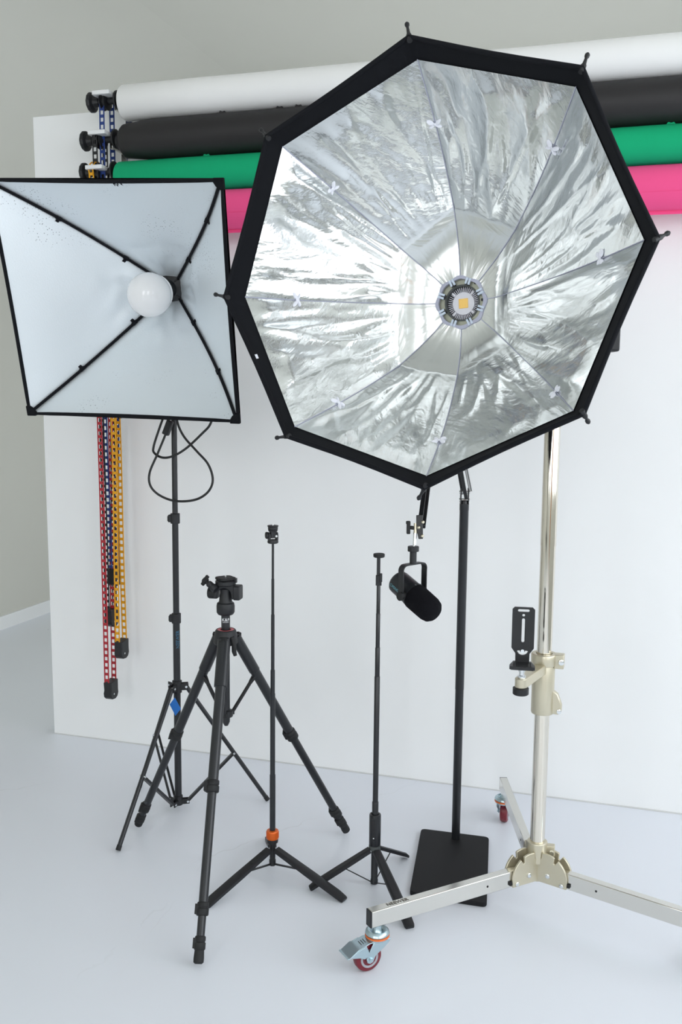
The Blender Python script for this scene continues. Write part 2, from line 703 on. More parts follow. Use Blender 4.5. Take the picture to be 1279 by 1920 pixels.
# the free-standing white partition that carries the paper rolls (its left edge is a touch out of plumb)
pl0 = at_z(101, 1376)[0]
pl1 = at_y(62, 220, PART_Y)
mb = MB()
vs = [(pl0, PART_Y, 0), (2.3, PART_Y, 0), (2.3, PART_Y, pl1[2]), (pl1[0], PART_Y, pl1[2])]
mb.add(vs + [(x, y + 0.15, z) for x, y, z in vs], [(0, 1, 2, 3), (7, 6, 5, 4), (0, 4, 5, 1), (1, 5, 6, 2), (2, 6, 7, 3), (3, 7, 4, 0)])
struct(mb.build('wall_partition', 'wall', smooth=False))
mb = MB()
pts, x = [], pl0
while x < 2.3:
    pts.append((x, PART_Y - 0.001, 0.001))
    x += 0.09
mb.tube(pts, [0.0035 + 0.0018 * mnoise.noise((p[0] * 5, 0, 3)) for p in pts], 6)
struct(mb.build('trim_1', 'caulk'))
struct(MB().abox(LEFT_X, LEFT_X + 0.014, REAR_Y, FAR_Y, 0, 0.085).build('baseboard_left', 'base', smooth=False))
struct(MB().abox(LEFT_X, RIGHT_X, FAR_Y - 0.014, FAR_Y, 0, 0.085).build('baseboard_far', 'base', smooth=False))


def windowed_wall(name, a0, a1, wins, fixed, thick, axis, wz=WIN_Z):
    mb = MB()

    def slab(a, b, z0, z1):
        if axis == 'x':
            mb.abox(a, b, min(fixed, fixed + thick), max(fixed, fixed + thick), z0, z1)
        else:
            mb.abox(min(fixed, fixed + thick), max(fixed, fixed + thick), a, b, z0, z1)
    slab(a0, a1, 0, wz[0])
    slab(a0, a1, wz[1], CEIL)
    e = a0
    for a, b in wins:
        slab(e, a, wz[0], wz[1])
        e = b
    slab(e, a1, wz[0], wz[1])
    struct(mb.build(name, 'side_wall', smooth=False))


windowed_wall('wall_rear', LEFT_X, RIGHT_X, REAR_WIN, REAR_Y, -W, 'x')
mb = MB()
CV = 1.3
prof_c = [(0, 0)] + [(CV - CV * math.sin(a), -CV + CV * math.cos(a)) for a in np.linspace(0, PI / 2, 13)][::-1]
prof_c = [(0.0, 0.0)] + [(CV * (1 - math.cos(a)), -CV * (1 - math.sin(a))) for a in np.linspace(0, PI / 2, 13)]
vs = []
for y in (REAR_Y, FAR_Y):
    vs += [(LEFT_X + x, y, CEIL + z) for x, z in prof_c]
m_ = len(prof_c)
mb.add(vs, [(i, (i + 1) % m_, (i + 1) % m_ + m_, i + m_) for i in range(m_)] + [tuple(range(m_)), tuple(range(m_, 2 * m_))])
struct(mb.build('trim_2', 'side_wall', angle=30))
windowed_wall('wall_far', LEFT_X, RIGHT_X, FAR_FILL_WIN, FAR_Y, W, 'x', FAR_FILL_Z)
windowed_wall('wall_right', REAR_Y, FAR_Y, RIGHT_WIN, RIGHT_X, W, 'y')
wn = 1
for wins, axis, yy, wz in ((REAR_WIN, 'x', REAR_Y - 0.06, WIN_Z), (FAR_FILL_WIN, 'x', FAR_Y + 0.06, FAR_FILL_Z), (RIGHT_WIN, 'y', 0, WIN_Z)):  # the far frames are invented, set around the added fill lamps
    for a, b in wins:
        mb = MB()

        def bar(a_, b_, z0, z1):
            if axis == 'x':
                mb.abox(a_, b_, yy - 0.03, yy + 0.03, z0, z1)
            else:
                mb.abox(RIGHT_X + 0.03, RIGHT_X + 0.09, a_, b_, z0, z1)
        bar(a, b, wz[0], wz[0] + 0.06)
        bar(a, b, wz[1] - 0.06, wz[1])
        for x in (a + 0.03, (a + b) / 2, b - 0.03):
            bar(x - 0.03, x + 0.03, wz[0], wz[1])
        struct(mb.build('window_%d' % wn, 'win', smooth=False))
        wn += 1
struct(MB().abox(1.75, 2.6, REAR_Y + 0.0, REAR_Y + 0.05, 0, 2.05).build('reflection_slab_1', 'wood', smooth=False))  # unseen wood slab added behind the camera for warm reflections in the foil

# ================================================================== PAPER ROLLS, BRACKETS, CHAINS
ROLL_Y = 3.395
TOPS = [(141, 58), (213, 137), (291, 229), (358, 303)]       # top edge in the picture at x = 430 and x = 1279
RAD = [0.0655, 0.0738, 0.0624, 0.0715]
LEFT_PX = [(222, 197), (218, 270), (215, 325), (214, 390)]
RMAT = ['paper_white', 'paper_black', 'paper_green', 'paper_pink']
RCOL = ['white', 'black', 'green', 'pink']
RLAB = ['thick white paper backdrop roll, topmost of the stack on the partition',
        'black paper backdrop roll hanging right under the white one',
        'green paper backdrop roll hanging between the black and the pink rolls',
        'pink paper backdrop roll, lowest of the stack, with a loose tail']
CMAT = ['chain_blue', 'chain_black', 'chain_yellow', 'chain_red']
XR = 0.62
roll_z = []
for i in range(4):
    r = RAD[i]
    zz = []
    for px, py in zip((430, 1279), TOPS[i]):
        zz.append(at_y(px, py, ROLL_Y - 0.27 * r)[2] - 0.962 * r)
    zc = sum(zz) / 2
    roll_z.append(zc)
    xl = at_y(LEFT_PX[i][0] + 4, LEFT_PX[i][1], ROLL_Y - r * 0.4)[0]
    root = thing('paper_roll', RLAB[i], 'backdrop roll', (xl, ROLL_Y, zc), 'paper backdrop rolls on the partition')
    rl = r
    mb = MB()
    e = 0.004
    if i == 1:
        prof = [(0, 0.042), (0.012, 0.056), (0.02, 0.062), (0.10, r * 0.95), (0.14, r)]
    else:
        prof = [(0, rl - 0.012), (0.002, rl - 0.004), (0.008, rl)]
    for k in range(1, 13):
        prof.append((0.16 + (XR - xl - 0.16) * k / 12, rl + (r - rl) * k / 12 + 0.0006 * math.sin(k * 2.3)))
    mb.lathe((xl, ROLL_Y, zc), XA, prof, 56)
    mb.build('paper_wrap', RMAT[i], root, angle=60)
    core = MB().lathe((xl - 0.012, ROLL_Y, zc), XA, [(0, 0.027), (0.013, 0.027)], 28).build('core_tube', 'card', root)
    plabel(core, 'cardboard core end')
    mb = MB()
    mb.lathe((xl - 0.02, ROLL_Y, zc), XA, [(0, 0.022), (0.004, 0.03), (0.02, 0.034)], 28)
    mb.build('end_cone', 'black_plastic', root)
    if i == 3:
        # the loose outer turn: a short strip that hangs just off the roll's underside
        mb = MB()
        for a0, a1 in ((xl + 0.01, XR - 0.001),):
            pf = []
            for k in range(9):
                a = math.radians(-150 + 70 * k / 8)
                pf.append((math.cos(a) * (r + 0.002), math.sin(a) * (r + 0.002)))
            pf = [(-(r + 0.002) * math.cos(math.radians(b)), -(r + 0.002) * math.sin(math.radians(b))) for b in range(20, 91, 10)]
            pf += [(-0.002, -r - 0.006), (-0.001, -r - 0.014)]
            vs, fs = [], []
            for x in (a0, a1):
                vs += [(x, ROLL_Y + dy, zc + dz) for dy, dz in pf]
                vs += [(x, ROLL_Y + dy * 0.985, zc + dz * 0.985) for dy, dz in pf]
            n = len(pf)
            for k in range(n - 1):
                fs += [(k, k + 1, 2 * n + k + 1, 2 * n + k), (n + k, 3 * n + k, 3 * n + k + 1, n + k + 1)]
            fs += [(0, 2 * n, 3 * n, n), (n - 1, 2 * n - 1, 4 * n - 1, 3 * n - 1)]
            mb.add(vs, fs)
        mb.build('paper_tail', RMAT[i], root, angle=60)
    if i in (1, 2):
        # torn edge bits that stick up from the wrap
        spots = [(525, 209), (418, 213), (560, 207)] if i == 1 else [(388, 294), (1258, 229)]
        for px, py in spots:
            p = at_y(px, py, ROLL_Y - 0.2 * r)
            a = math.radians(106)
            q = np.array([p[0], ROLL_Y + math.cos(a) * (r + 0.002), zc + math.sin(a) * (r + 0.002)])
            mb = MB()
            mb.prism([(-0.014, -0.003), (0.016, -0.003), (0.010, 0.004), (0.001, 0.002), (-0.008, 0.0055)], q, XA, (0, -0.35, 0.94), 0.0012)
            mb.build('torn_edge', RMAT[i], root)

KNOB_PX = [(175, 200), (163, 268), (162, 325), (163, 392)]
HOOK_PX = [(203, 197), (195, 266), (190, 325), (188, 392)]
chain_x = []
for i in range(4):
    zc = roll_z[i] + (0.013, 0.012, 0.031, 0.02)[i]
    sdz = (0.019, 0.017, 0.008, 0.018)[i]
    xl = at_y(LEFT_PX[i][0] + 4, LEFT_PX[i][1], ROLL_Y - 0.03)[0]
    xk = at_y(KNOB_PX[i][0], KNOB_PX[i][1], ROLL_Y)[0]
    xh = at_y(HOOK_PX[i][0] - 2, HOOK_PX[i][1], ROLL_Y)[0]
    chain_x.append(xh - 0.008)
    hk = thing('roll_holder', ['white bracket and black handwheel at the left end of the white roll',
                               'white bracket and black handwheel at the left end of the black roll',
                               'white bracket and black handwheel at the left end of the green roll',
                               'white bracket and black handwheel at the left end of the pink roll'][i],
               'roll bracket', (xh, PART_Y, zc), 'roll brackets on the partition')
    mb = MB()
    for x0, x1, y0, y1 in ((-0.034, 0.038, -0.054, -0.043), (-0.034, -0.029, -0.043, 0.03), (-0.002, 0.038, -0.043, 0.03)):
        mb.abox(xh + x0, xh + x1, ROLL_Y + y0, ROLL_Y + y1, zc + sdz - 0.0075, zc + sdz + 0.0075)
    mb.build('saddle', 'white_plastic', hk, bevel=0.002)
    mb = MB()
    mb.box((xh + 0.022, (ROLL_Y + PART_Y) / 2 + 0.012, zc - 0.01), (0.005, 0, 0), (0, (PART_Y - ROLL_Y) / 2 - 0.012, 0), (0, 0, 0.018))
    mb.box((xh + 0.022, PART_Y - 0.003, zc - 0.01), (0.016, 0, 0), (0, 0.003, 0), (0, 0, 0.05))
    mb.build('wall_arm', 'steel', hk, bevel=0.001)
    mb = MB()
    mb.cyl((xk + 0.02, ROLL_Y, zc), (xl - 0.021, ROLL_Y, zc), 0.013, n=20)
    mb.lathe((xl - 0.034, ROLL_Y, zc), XA, [(0, 0.018), (0.004, 0.036), (0.010, 0.036), (0.013, 0.03)], 26)
    mb.build('spindle', 'black_plastic', hk)
    mb = MB()
    mb.lathe((xk - 0.018, ROLL_Y, zc), XA, [(0, 0.012), (0.002, 0.030), (0.007, 0.037), (0.013, 0.0385), (0.020, 0.036), (0.025, 0.022), (0.044, 0.016)], 12)
    mb.build('handwheel', 'black_plastic', hk, angle=25)
    mb = MB()
    n = 14
    mb.lathe((xh - 0.020, ROLL_Y, zc), XA, [(0, 0.026), (0.003, 0.034), (0.005, 0.034), (0.008, 0.024), (0.018, 0.024), (0.021, 0.034), (0.023, 0.034), (0.026, 0.026)], 20)
    mb.build('sprocket', 'black_plastic', hk)


def ladder(mb, pts, wdir, width, pitch, th=0.003):
    """ladder chain along a path: two rails and square rungs"""
    wdir = nrm(wdir)
    for i in range(len(pts) - 1):
        a, b = np.asarray(pts[i], float), np.asarray(pts[i + 1], float)
        ax = nrm(b - a)
        u = np.cross(ax, wdir)
        for s in (-1, 1):
            mb.box((a + b) / 2 + wdir * s * (width / 2 - 0.0022), (b - a) / 2 * 1.02, wdir * 0.0022, u * th / 2)
    # rungs
    acc, L = 0.0, 0.0
    for i in range(len(pts) - 1):
        a, b = np.asarray(pts[i], float), np.asarray(pts[i + 1], float)
        d = np.linalg.norm(b - a)
        ax = (b - a) / d
        u = np.cross(ax, wdir)
        while acc <= L + d:
            c = a + ax * (acc - L)
            mb.box(c, ax * pitch * 0.21, wdir * (width / 2 - 0.001), u * th / 2)
            acc += pitch
        L += d


# (chain colour, front strand px at y=790, back strand px at y=790, weight px)
CH = [(0, 196.5, 219.0, (213, 1092)), (1, 190.5, 211.0, (208, 1168)), (2, 212.0, 221.5, (227, 1228)), (3, 186.5, 207.0, (207, 1304))]
for i, fx, bx, wpx in CH:
    ztop = roll_z[i] + (0.013, 0.012, 0.031, 0.02)[i]
    xs = chain_x[i]
    YC = ROLL_Y + (0.024, 0.004, -0.004, -0.020)[i]
    dy = 0.034
    # where the weight hangs
    wp = at_y(wpx[0], wpx[1] - 14, YC)
    pf = at_y(fx, 790, YC - dy)
    pb = at_y(bx, 790, YC + dy)
    xf = pf[0]
    xb = pb[0]
    ch = thing('pull_chain', ['blue ladder chain loop hanging from the white roll\'s bracket',
                              'black ladder chain loop hanging behind the red and yellow chains',
                              'yellow ladder chain loop with its black weight, rightmost of the hanging chains',
                              'red ladder chain loop reaching lowest, with a black weight at its end'][i], 'chain', (xs, YC, ztop), 'pull chains of the paper rolls')
    arc = []
    for k in range(9):
        a = PI * k / 8
        arc.append(np.array([xs - 0.008, YC - math.cos(a) * 0.037, ztop + math.sin(a) * 0.037]))
    zmid = pf[2]
    left = [np.array([xs - 0.008, YC - 0.037, ztop]), np.array([(xs + xf) / 2, YC - dy, (ztop + zmid) / 2]), np.array([xf, YC - dy, zmid]),
            np.array([wp[0] + (xf - wp[0]) * 0.35, YC - 0.028, wp[2] + (zmid - wp[2]) * 0.4]), np.array([wp[0] - 0.004, YC - 0.02, wp[2] + 0.012])]
    right = [np.array([xs - 0.008, YC + 0.037, ztop]), np.array([(xs + xb) / 2, YC + dy, (ztop + zmid) / 2]), np.array([xb, YC + dy, zmid]),
             np.array([wp[0] + (xb - wp[0]) * 0.35, YC + 0.028, wp[2] + (zmid - wp[2]) * 0.4]), np.array([wp[0] + 0.002, YC + 0.026, wp[2] + 0.02])]
    path = smooth_path(left[::-1], 4)[:-1] + arc + smooth_path(right, 4)[1:]
    mb = MB()
    ladder(mb, path, XA, 0.0215, 0.0262)
    mb.build('ladder_strap', CMAT[i], ch, smooth=False)
    mb = MB()
    c = wp + np.array([0, 0.002, -0.006])
    mb.prism([(-0.026, 0.034), (0.030, 0.040), (0.030, 0.0), (0.032, -0.018), (0.024, -0.034), (0.008, -0.040), (-0.012, -0.038), (-0.024, -0.028), (-0.027, -0.012), (-0.022, 0.0)],
             c, (0, 1, 0), UP, 0.036)
    mb.build('chain_weight', 'black_plastic', ch, bevel=0.003)
    MB().lathe(c + np.array([-0.02, -0.006, -0.016]), XA, [(0, 0.004), (0.04, 0.004)], 10).build('weight_pin', 'bright', ch)

# ================================================================== OCTAGONAL SOFTBOX AND ITS LIGHT
OS = 0.50 / 0.60
OC = np.array([0, 0, EYE]) + OS * (np.array([-0.56356867, 2.54053019, 1.83746966]) - [0, 0, EYE])
OM = np.array([[0.98937957, -0.07438774, -0.12487808], [-0.12077745, 0.05730087, -0.99102443], [0.08087569, 0.99558178, 0.04770795]])
ON = OM[:, 2]
OUT_PX = [(766, 68), (1092, 126), (1234, 446), (1094, 776), (795, 915), (536, 818), (421, 556), (499, 255)]
INN_PX = [(783, 112), (1080, 163), (1208, 450), (1075, 770), (800, 892), (553, 800), (460, 557), (530, 275)]
TIP_PX = [(763, 44), (1102, 102), (1253, 437), (1103, 791), (785, 935), (518, 821), (403, 552), (489, 243)]
KINK_PX = [(851, 389), (967, 429), (952, 550), (953, 645), (857, 706), (748, 686), (742, 569), (754, 468)]
TIE_PX = [(815, 237), (1040, 283), (1132, 503), (1040, 735), (830, 827), (640, 757), (563, 571), (622, 360)]
LIPD, HUBD, KNKD = 0.050, 0.375, 0.340
OP = [at_plane(x, y, OC, ON) for x, y in OUT_PX]
OQ = [at_plane(x, y, OC - ON * LIPD, ON) for x, y in INN_PX]
OK_ = [at_plane(x, y, OC - ON * KNKD, ON) for x, y in KINK_PX]
OHUB = at_plane(865, 567, OC - ON * HUBD, ON)
HR = 0.064
OH = []
for k in range(8):
    d = OK_[k] - OHUB
    d = nrm(d - ON * (d @ ON))
    OH.append(OHUB + d * HR)


def rib(k, t):
    """t = 0 at the hub, 0.36 at the kink, 1 at the lip"""
    h, m, q = OH[k % 8], OK_[k % 8], OQ[k % 8]
    if t < 0.36:
        s = t / 0.36
        return h + (m - h) * s - ON * 0.010 * math.sin(PI * s)
    s = (t - 0.36) / 0.64
    return m + (q - m) * s - ON * 0.022 * math.sin(PI * s)


octa = thing('octagonal_softbox', 'large open octagonal softbox with crinkled silver lining and a black fabric rim', 'softbox', OHUB)
NS, NT = 48, 84


def foil_wrinkle(k, s, t):
    env = min(1, s * 9, (1 - s) * 9) * min(1, t * 8, (1 - t) * 14)
    sd = k * 7.31
    # long creases fanning from the kink towards the rim, plus cross crinkles near the rim
    fan = mnoise.noise((s * 4.6 * (0.55 + 0.45 * t) + 0.9 * t, t * 1.2, sd))
    fold = 1 - abs(mnoise.noise((s * 4.5 + 2.2 * t, t * 1.1 - s, sd + 3.3))) * 2
    fine = mnoise.noise((s * 17 + 5 * t, t * 5.0, sd + 9))
    cross = mnoise.noise((s * 9 - 3 * t, t * 17 + 4 * s, sd + 5))
    ridge = max(0.0, 1 - 3.4 * abs(mnoise.noise((s * 4.2 - 1.2 * t, t * 1.1 + s * 0.9, sd + 12))))
    crk = max(0.0, 1 - 3.6 * abs(mnoise.noise((s * 8 + 5 * t, t * 6 - 4 * s, sd + 15))))
    w = 0.0090 * fan + 0.0036 * max(0, fold) ** 2 + 0.0034 * ridge ** 2 + 0.0009 * fine + (0.0010 * cross + 0.0017 * crk ** 2) * max(0, t - 0.4)
    far = min(1.0, max(0.03, (t - 0.345) * 6))
    belly = -0.010 * math.sin(PI * s) * math.sin(PI * min(1, max(0, (t - 0.3) / 0.7)))
    return env * w * far * 1.25 + belly


for k in range(8):
    vs, fs, uvs = [], [], []
    for j in range(NT + 1):
        t = j / NT
        a, b = rib(k, t), rib(k + 1, t)
        for i in range(NS + 1):
            s = i / NS
            vs.append(a + (b - a) * s)
            uvs.append((s * (0.06 + 0.9 * max(0, t - 0.30)) + k * 1.7, (t * 0.12 if t < 0.36 else 0.0432 + (t - 0.36) * 1.4) + k * 0.37))
    V = np.array(vs)
    ctr = OC + (OHUB - OC) * 0.35
    for j in range(NT + 1):
        for i in range(NS + 1):
            q = j * (NS + 1) + i
            a, b = rib(k, j / NT), rib(k + 1, j / NT)
            tg = rib(k, min(1, j / NT + 0.02)) - rib(k, max(0, j / NT - 0.02))
            nn = nrm(np.cross(b - a, tg))
            if nn @ (ctr - vs[q]) < 0:
                nn = -nn
            V[q] = vs[q] + nn * foil_wrinkle(k, i / NS, j / NT)
    for j in range(NT):
        for i in range(NS):
            q = j * (NS + 1) + i
            fs.append((q, q + 1, q + NS + 2, q + NS + 1))
    me = bpy.data.meshes.new('silver_panel')
    org = ORIGIN[octa.name]
    me.from_pydata([tuple(p - org) for p in V], [], fs)
    ul = me.uv_layers.new(name='UVMap')
    for lp in me.loops:
        ul.data[lp.index].uv = uvs[lp.vertex_index]
    for p in me.polygons:
        p.use_smooth = True
    me.materials.append(M['foil'])
    ob = bpy.data.objects.new('silver_panel', me)
    COL.objects.link(ob)
    ob.parent = octa

# outer black shell, a little outside the lining
mb = MB()
ts = [0.0, 0.12, 0.36, 0.5, 0.65, 0.8, 0.92, 1.0]
vs, fs = [], []
for t in ts:
    for k in range(8):
        p = rib(k, t)
        o = p - OHUB
        o = nrm(o - ON * (o @ ON))
        vs.append(p + o * 0.014 - ON * 0.014)
base = len(vs)
for k in range(8):
    vs.append(OP[k] - ON * 0.004)
for j in range(len(ts)):
    for k in range(8):
        k2 = (k + 1) % 8
        fs.append((j * 8 + k, j * 8 + k2, (j + 1) * 8 + k2, (j + 1) * 8 + k))
mb.add(vs, fs)
mb.build('outer_shell', 'black_fabric', octa, angle=50)
# lip: the black fabric border between the rim and the lining, slightly sagging between the rods
mb = MB()
NB = 12
for k in range(8):
    k2 = (k + 1) % 8
    vs, fs = [], []
    for i in range(NB + 1):
        s = i / NB
        sag = math.sin(PI * s)
        c = OC - (OP[k] + (OP[k2] - OP[k]) * s)
        c = nrm(c - ON * (c @ ON))
        p = OP[k] + (OP[k2] - OP[k]) * s + c * 0.004 * sag
        q = OQ[k] + (OQ[k2] - OQ[k]) * s - c * 0.002
        mid = (p + q) / 2 + ON * 0.002 * mnoise.noise((s * 4, k, 0))
        vs += [p, mid, q - ON * 0.002]
    for i in range(NB):
        for j in range(2):
            fs.append((i * 3 + j, i * 3 + j + 1, i * 3 + j + 4, i * 3 + j + 3))
    mb.add(vs, fs)
mb.build('fabric_lip', 'black_fabric', octa, angle=50)
mb = MB()
rim = []
for k in range(8):
    k2 = (k + 1) % 8
    for i in range(6):
        s = i / 6
        c = OC - (OP[k] + (OP[k2] - OP[k]) * s)
        c = nrm(c - ON * (c @ ON))
        rim.append(OP[k] + (OP[k2] - OP[k]) * s + c * 0.004 * math.sin(PI * s) - ON * 0.003)
mb.tube(rim, 0.0055, 10, closed=True)
mb.build('rim_piping', 'black_fabric', octa)
for k in range(8):
    tip = at_plane(*TIP_PX[k], OC - ON * 0.02, ON)
    d = tip - OP[k]
    L = np.linalg.norm(d)
    st = OP[k] - nrm(d) * 0.012 - ON * 0.006
    mb = MB()
    mb.lathe(st, tip - st, [(0, 0.0062), (0.018, 0.006), (0.022, 0.0042), (L * 0.8 + 0.004, 0.0032), (L, 0.0035), (L + 0.003, 0.0052), (L + 0.008, 0.0054), (L + 0.012, 0.003)], 14)
    mb.build('rod_tip', 'black_plastic', octa)
# white ties that hold the lining to the rods
for k in range(8):
    best = min((np.linalg.norm(proj(rib(k, t))[:2] - TIE_PX[k]), t) for t in np.linspace(0.4, 0.98, 60))
    p = rib(k, best[1]) + ON * 0.008
    ax = nrm(rib(k, best[1] + 0.02) - rib(k, best[1] - 0.02))
    sd = nrm(np.cross(ON, ax))
    mb = MB()
    for s in (-1, 1):
        for q, ln in ((0.9, 0.020), (-0.5, 0.016)):
            dd = nrm(sd * s + ax * q * 0.8)
            side = nrm(np.cross(ON, dd))
            mb.ball(p + dd * ln * 0.6, dd * ln * 0.50, side * ln * 0.28, ON * 0.002 + sd * 0.0005, 12, 8)
    mb.ball(p, sd * 0.005, ax * 0.005, ON * 0.004, 10, 6)
    mb.build('lining_tie', 'white_cloth', octa)
# seams along the ribs
mb = MB()
for k in range(8):
    mb.tube([rib(k, t) + ON * 0.0015 for t in np.linspace(0.0, 1.0, 30)], 0.0011, 5)
mb.build('rib_seam', 'grey_hub', octa)
# small white sewn-in label on the left lip
p0 = at_plane(477, 671, OC - ON * 0.012, ON)
lt = nrm(OP[5] - OP[6])
mb = MB()
nlip = nrm(np.cross(lt, nrm(OQ[6] - OP[6])))
if nlip @ ON < 0:
    nlip = -nlip
mb.box(p0 + nlip * 0.006, nrm(np.cross(nlip, lt)) * 0.0068, lt * 0.0055, nlip * 0.001)
mb.build('care_label', 'white_cloth', octa)
# scalloped hub edge
hu, hv = OM[:, 0], OM[:, 1]


def pol(r, a):
    return OHUB + (hu * math.cos(a) + hv * math.sin(a)) * r


mb = MB()
N = 96
vs, fs = [], []
for i in range(N):
    a = 2 * PI * i / N
    ro = 0.0665 + 0.0025 * math.cos(8 * (a - PI / 2))
    ri = 0.0585 + 0.0012 * math.cos(8 * (a - PI / 2))
    for r, h in ((ro, 0.004), (ri, 0.006), (ri, -0.004), (ro, -0.004)):
        vs.append(pol(r, a) + ON * h)
for i in range(N):
    j = (i + 1) % N
    for q in range(4):
        fs.append((i * 4 + q, i * 4 + (q + 1) % 4, j * 4 + (q + 1) % 4, j * 4 + q))
mb.add(vs, fs)
mb.build('scalloped_collar', 'grey_hub', octa)
mb = MB()
mb.ring(OHUB - ON * 0.016, ON, [(0, 0.066), (0.006, 0.066), (0.006, 0.046), (0, 0.046)], 64)
mb.build('speed_ring', 'beige', octa)
for k in range(8):
    a = PI / 2 + PI / 8 + k * PI / 4
    rd = hu * math.cos(a) + hv * math.sin(a)
    sd = -hu * math.sin(a) + hv * math.cos(a)
    mb = MB()
    for s in (-1, 1):
        mb.box(OHUB + rd * 0.0555 + sd * s * 0.0042 + ON * 0.004, rd * 0.0085, sd * 0.0028, ON * 0.003)
    mb.build('collar_strap', 'strap', octa, bevel=0.001)
    MB().box(OHUB + rd * 0.0482 + ON * 0.001, rd * 0.0025, sd * 0.0062, ON * 0.004).build('strap_clip', 'black_plastic', octa, bevel=0.001)

for x, y in ((892, 530), (905, 562)):
    p = at_plane(x, y, OHUB - ON * 0.008, ON)
    MB().box(p, hu * 0.0035, hv * 0.0032, ON * 0.003).build('ring_catch', 'black_plastic', octa, bevel=0.001)
# the lamp head behind it
lamp = thing('studio_light', 'studio lamp with a square yellow chip in the hub of the octagonal softbox', 'studio light', OHUB - ON * 0.02)
LB = OHUB - ON * 0.012
mb = MB()
mb.ring(LB - ON * 0.006, ON, [(-0.02, 0.047), (0.010, 0.047), (0.010, 0.0425), (-0.02, 0.0425)], 64)
mb.build('front_barrel', 'dark_grey', lamp)
MB().lathe(LB - ON * 0.030, ON, [(0, 0.0424), (0.003, 0.0424)], 48).build('back_disc', 'black_fabric', lamp)
mb = MB()
for i in range(48):
    a = 2 * PI * i / 48
    if min(abs(((a - b + PI) % (2 * PI)) - PI) for b in (PI / 4, 3 * PI / 4, 5 * PI / 4, 7 * PI / 4)) < 0.13:
        continue
    rd = hu * math.cos(a) + hv * math.sin(a)
    sd = -hu * math.sin(a) + hv * math.cos(a)
    mb.box(LB - ON * 0.017 + rd * 0.0355, rd * 0.0068, sd * 0.00085, ON * 0.005)
mb.build('cooling_fins', 'cob_white', lamp, smooth=False)
for b in (PI / 4, 3 * PI / 4, 5 * PI / 4, 7 * PI / 4):
    rd = hu * math.cos(b) + hv * math.sin(b)
    sd = -hu * math.sin(b) + hv * math.cos(b)
    MB().box(LB - ON * 0.014 + rd * 0.0355, rd * 0.0062, sd * 0.0029, ON * 0.008).build('spacer_post', 'cob_white', lamp, bevel=0.001)
MB().lathe(LB - ON * 0.020, ON, [(0, 0.0290), (0.012, 0.0290)], 48).build('chip_mount', 'cob_white', lamp)
MB().box(LB - ON * 0.0075, hu * 0.0124, hv * 0.0124, ON * 0.0015).build('light_chip', 'cob', lamp, bevel=0.001)
mb = MB()
mb.lathe(LB - ON * 0.03, -ON, [(0, 0.050), (0.02, 0.054), (0.10, 0.054), (0.105, 0.060), (0.24, 0.060), (0.25, 0.054), (0.26, 0.03)], 40)
mb.build('lamp_body', 'black_metal', lamp)
yk = LB - ON * 0.16
mb = MB()
for s in (-1, 1):
    mb.beam(yk + hu * s * 0.068, yk + hu * s * 0.068 - UP * 0.10, 0.03, 0.008, up=hu)
mb.beam(yk - hu * 0.072 - UP * 0.10, yk + hu * 0.072 - UP * 0.10, 0.03, 0.008)
mb.cyl(yk - UP * 0.10, yk - UP * 0.15, 0.014)
mb.build('yoke', 'black_metal', lamp, bevel=0.002)
for s in (-1, 1):
    MB().lathe(yk + hu * s * 0.059, hu * s, [(0, 0.012), (0.014, 0.012), (0.015, 0.022), (0.03, 0.02)], 12).build('tilt_knob', 'black_plastic', lamp, angle=25)

# ================================================================== STEEL ROLLING STAND
CSC = at_z(1005, 1648, 0.112)
cx, cy = CSC[0], CSC[1]
cst = thing('rolling_stand', 'chrome studio stand on three steel legs with red caster wheels', 'light stand', (cx, cy, 0))
LZ0, LZ1 = 0.118, 0.164
LZ = (LZ0 + LZ1) / 2
e_left = at_z(692, 1722, LZ)
e_back = at_z(941, 1462, LZ)
c0 = np.array([cx, cy, LZ])
dl = nrm(e_left - c0)
Ll = np.linalg.norm(e_left - c0)
d_right = nrm(at_z(1279, 1719, LZ) - c0)
e_right = c0 + d_right * Ll
db = nrm(e_back - c0)
e_back = c0 + db * min(np.linalg.norm(e_back - c0), Ll * 1.1)
for e_, dv in ((e_left, dl), (e_right, d_right), (e_back, db)):
    mb = MB()
    mb.beam(c0 + dv * 0.02, e_ - dv * 0.002, 0.026, LZ1 - LZ0)
    lg = mb.build('leg', 'steel', cst, bevel=0.0022)
    MB().beam(e_ - dv * 0.002, e_ + dv * 0.0015, 0.0255, LZ1 - LZ0 - 0.001).build('end_cap', 'black_plastic', lg, bevel=0.001)
    sd = nrm(np.cross(UP, dv))
    for s in (-1, 1):
        MB().lathe(c0 + dv * Ll * 0.33 + sd * s * 0.0125, sd * s, [(0, 0.0032), (0.001, 0.0032)], 12).build('pin_hole', 'black_rubber', lg)
    if dv is dl:
        up_ = UP
        lettering('brand_lettering', 'NEEWER', 0.017, c0 + dv * Ll * 0.845 + UP * ((LZ1 - LZ0) / 2 + 0.0004) - sd * 0.0, -dv, -sd if (np.cross(-dv, -sd)[2] > 0) else sd, 'ink_grey', lg)
# cast hub with notched half-round cheeks either side of each leg
mb = MB()


def cheek(r, n=26):
    pts = [(r, -0.0), (r, -0.012), (-0.02, -0.012), (-0.02, 0.0)]
    pts = [(-0.03, -0.022)]
    pts.append((r * 0.98, -0.022))
    for i in range(n + 1):
        a = PI * i / n * 0.80
        rr = r
        if 0.95 < a < 1.12 or 1.75 < a < 1.92:
            rr = r - 0.016
        if i and (a > 0.95) != (PI * (i - 1) / n * 0.80 > 0.95):
            pts.append((math.cos(a) * r, math.sin(a) * r))
        pts.append((math.cos(a) * rr, math.sin(a) * rr))
    pts.append((-0.03, r * 0.55))
    return pts


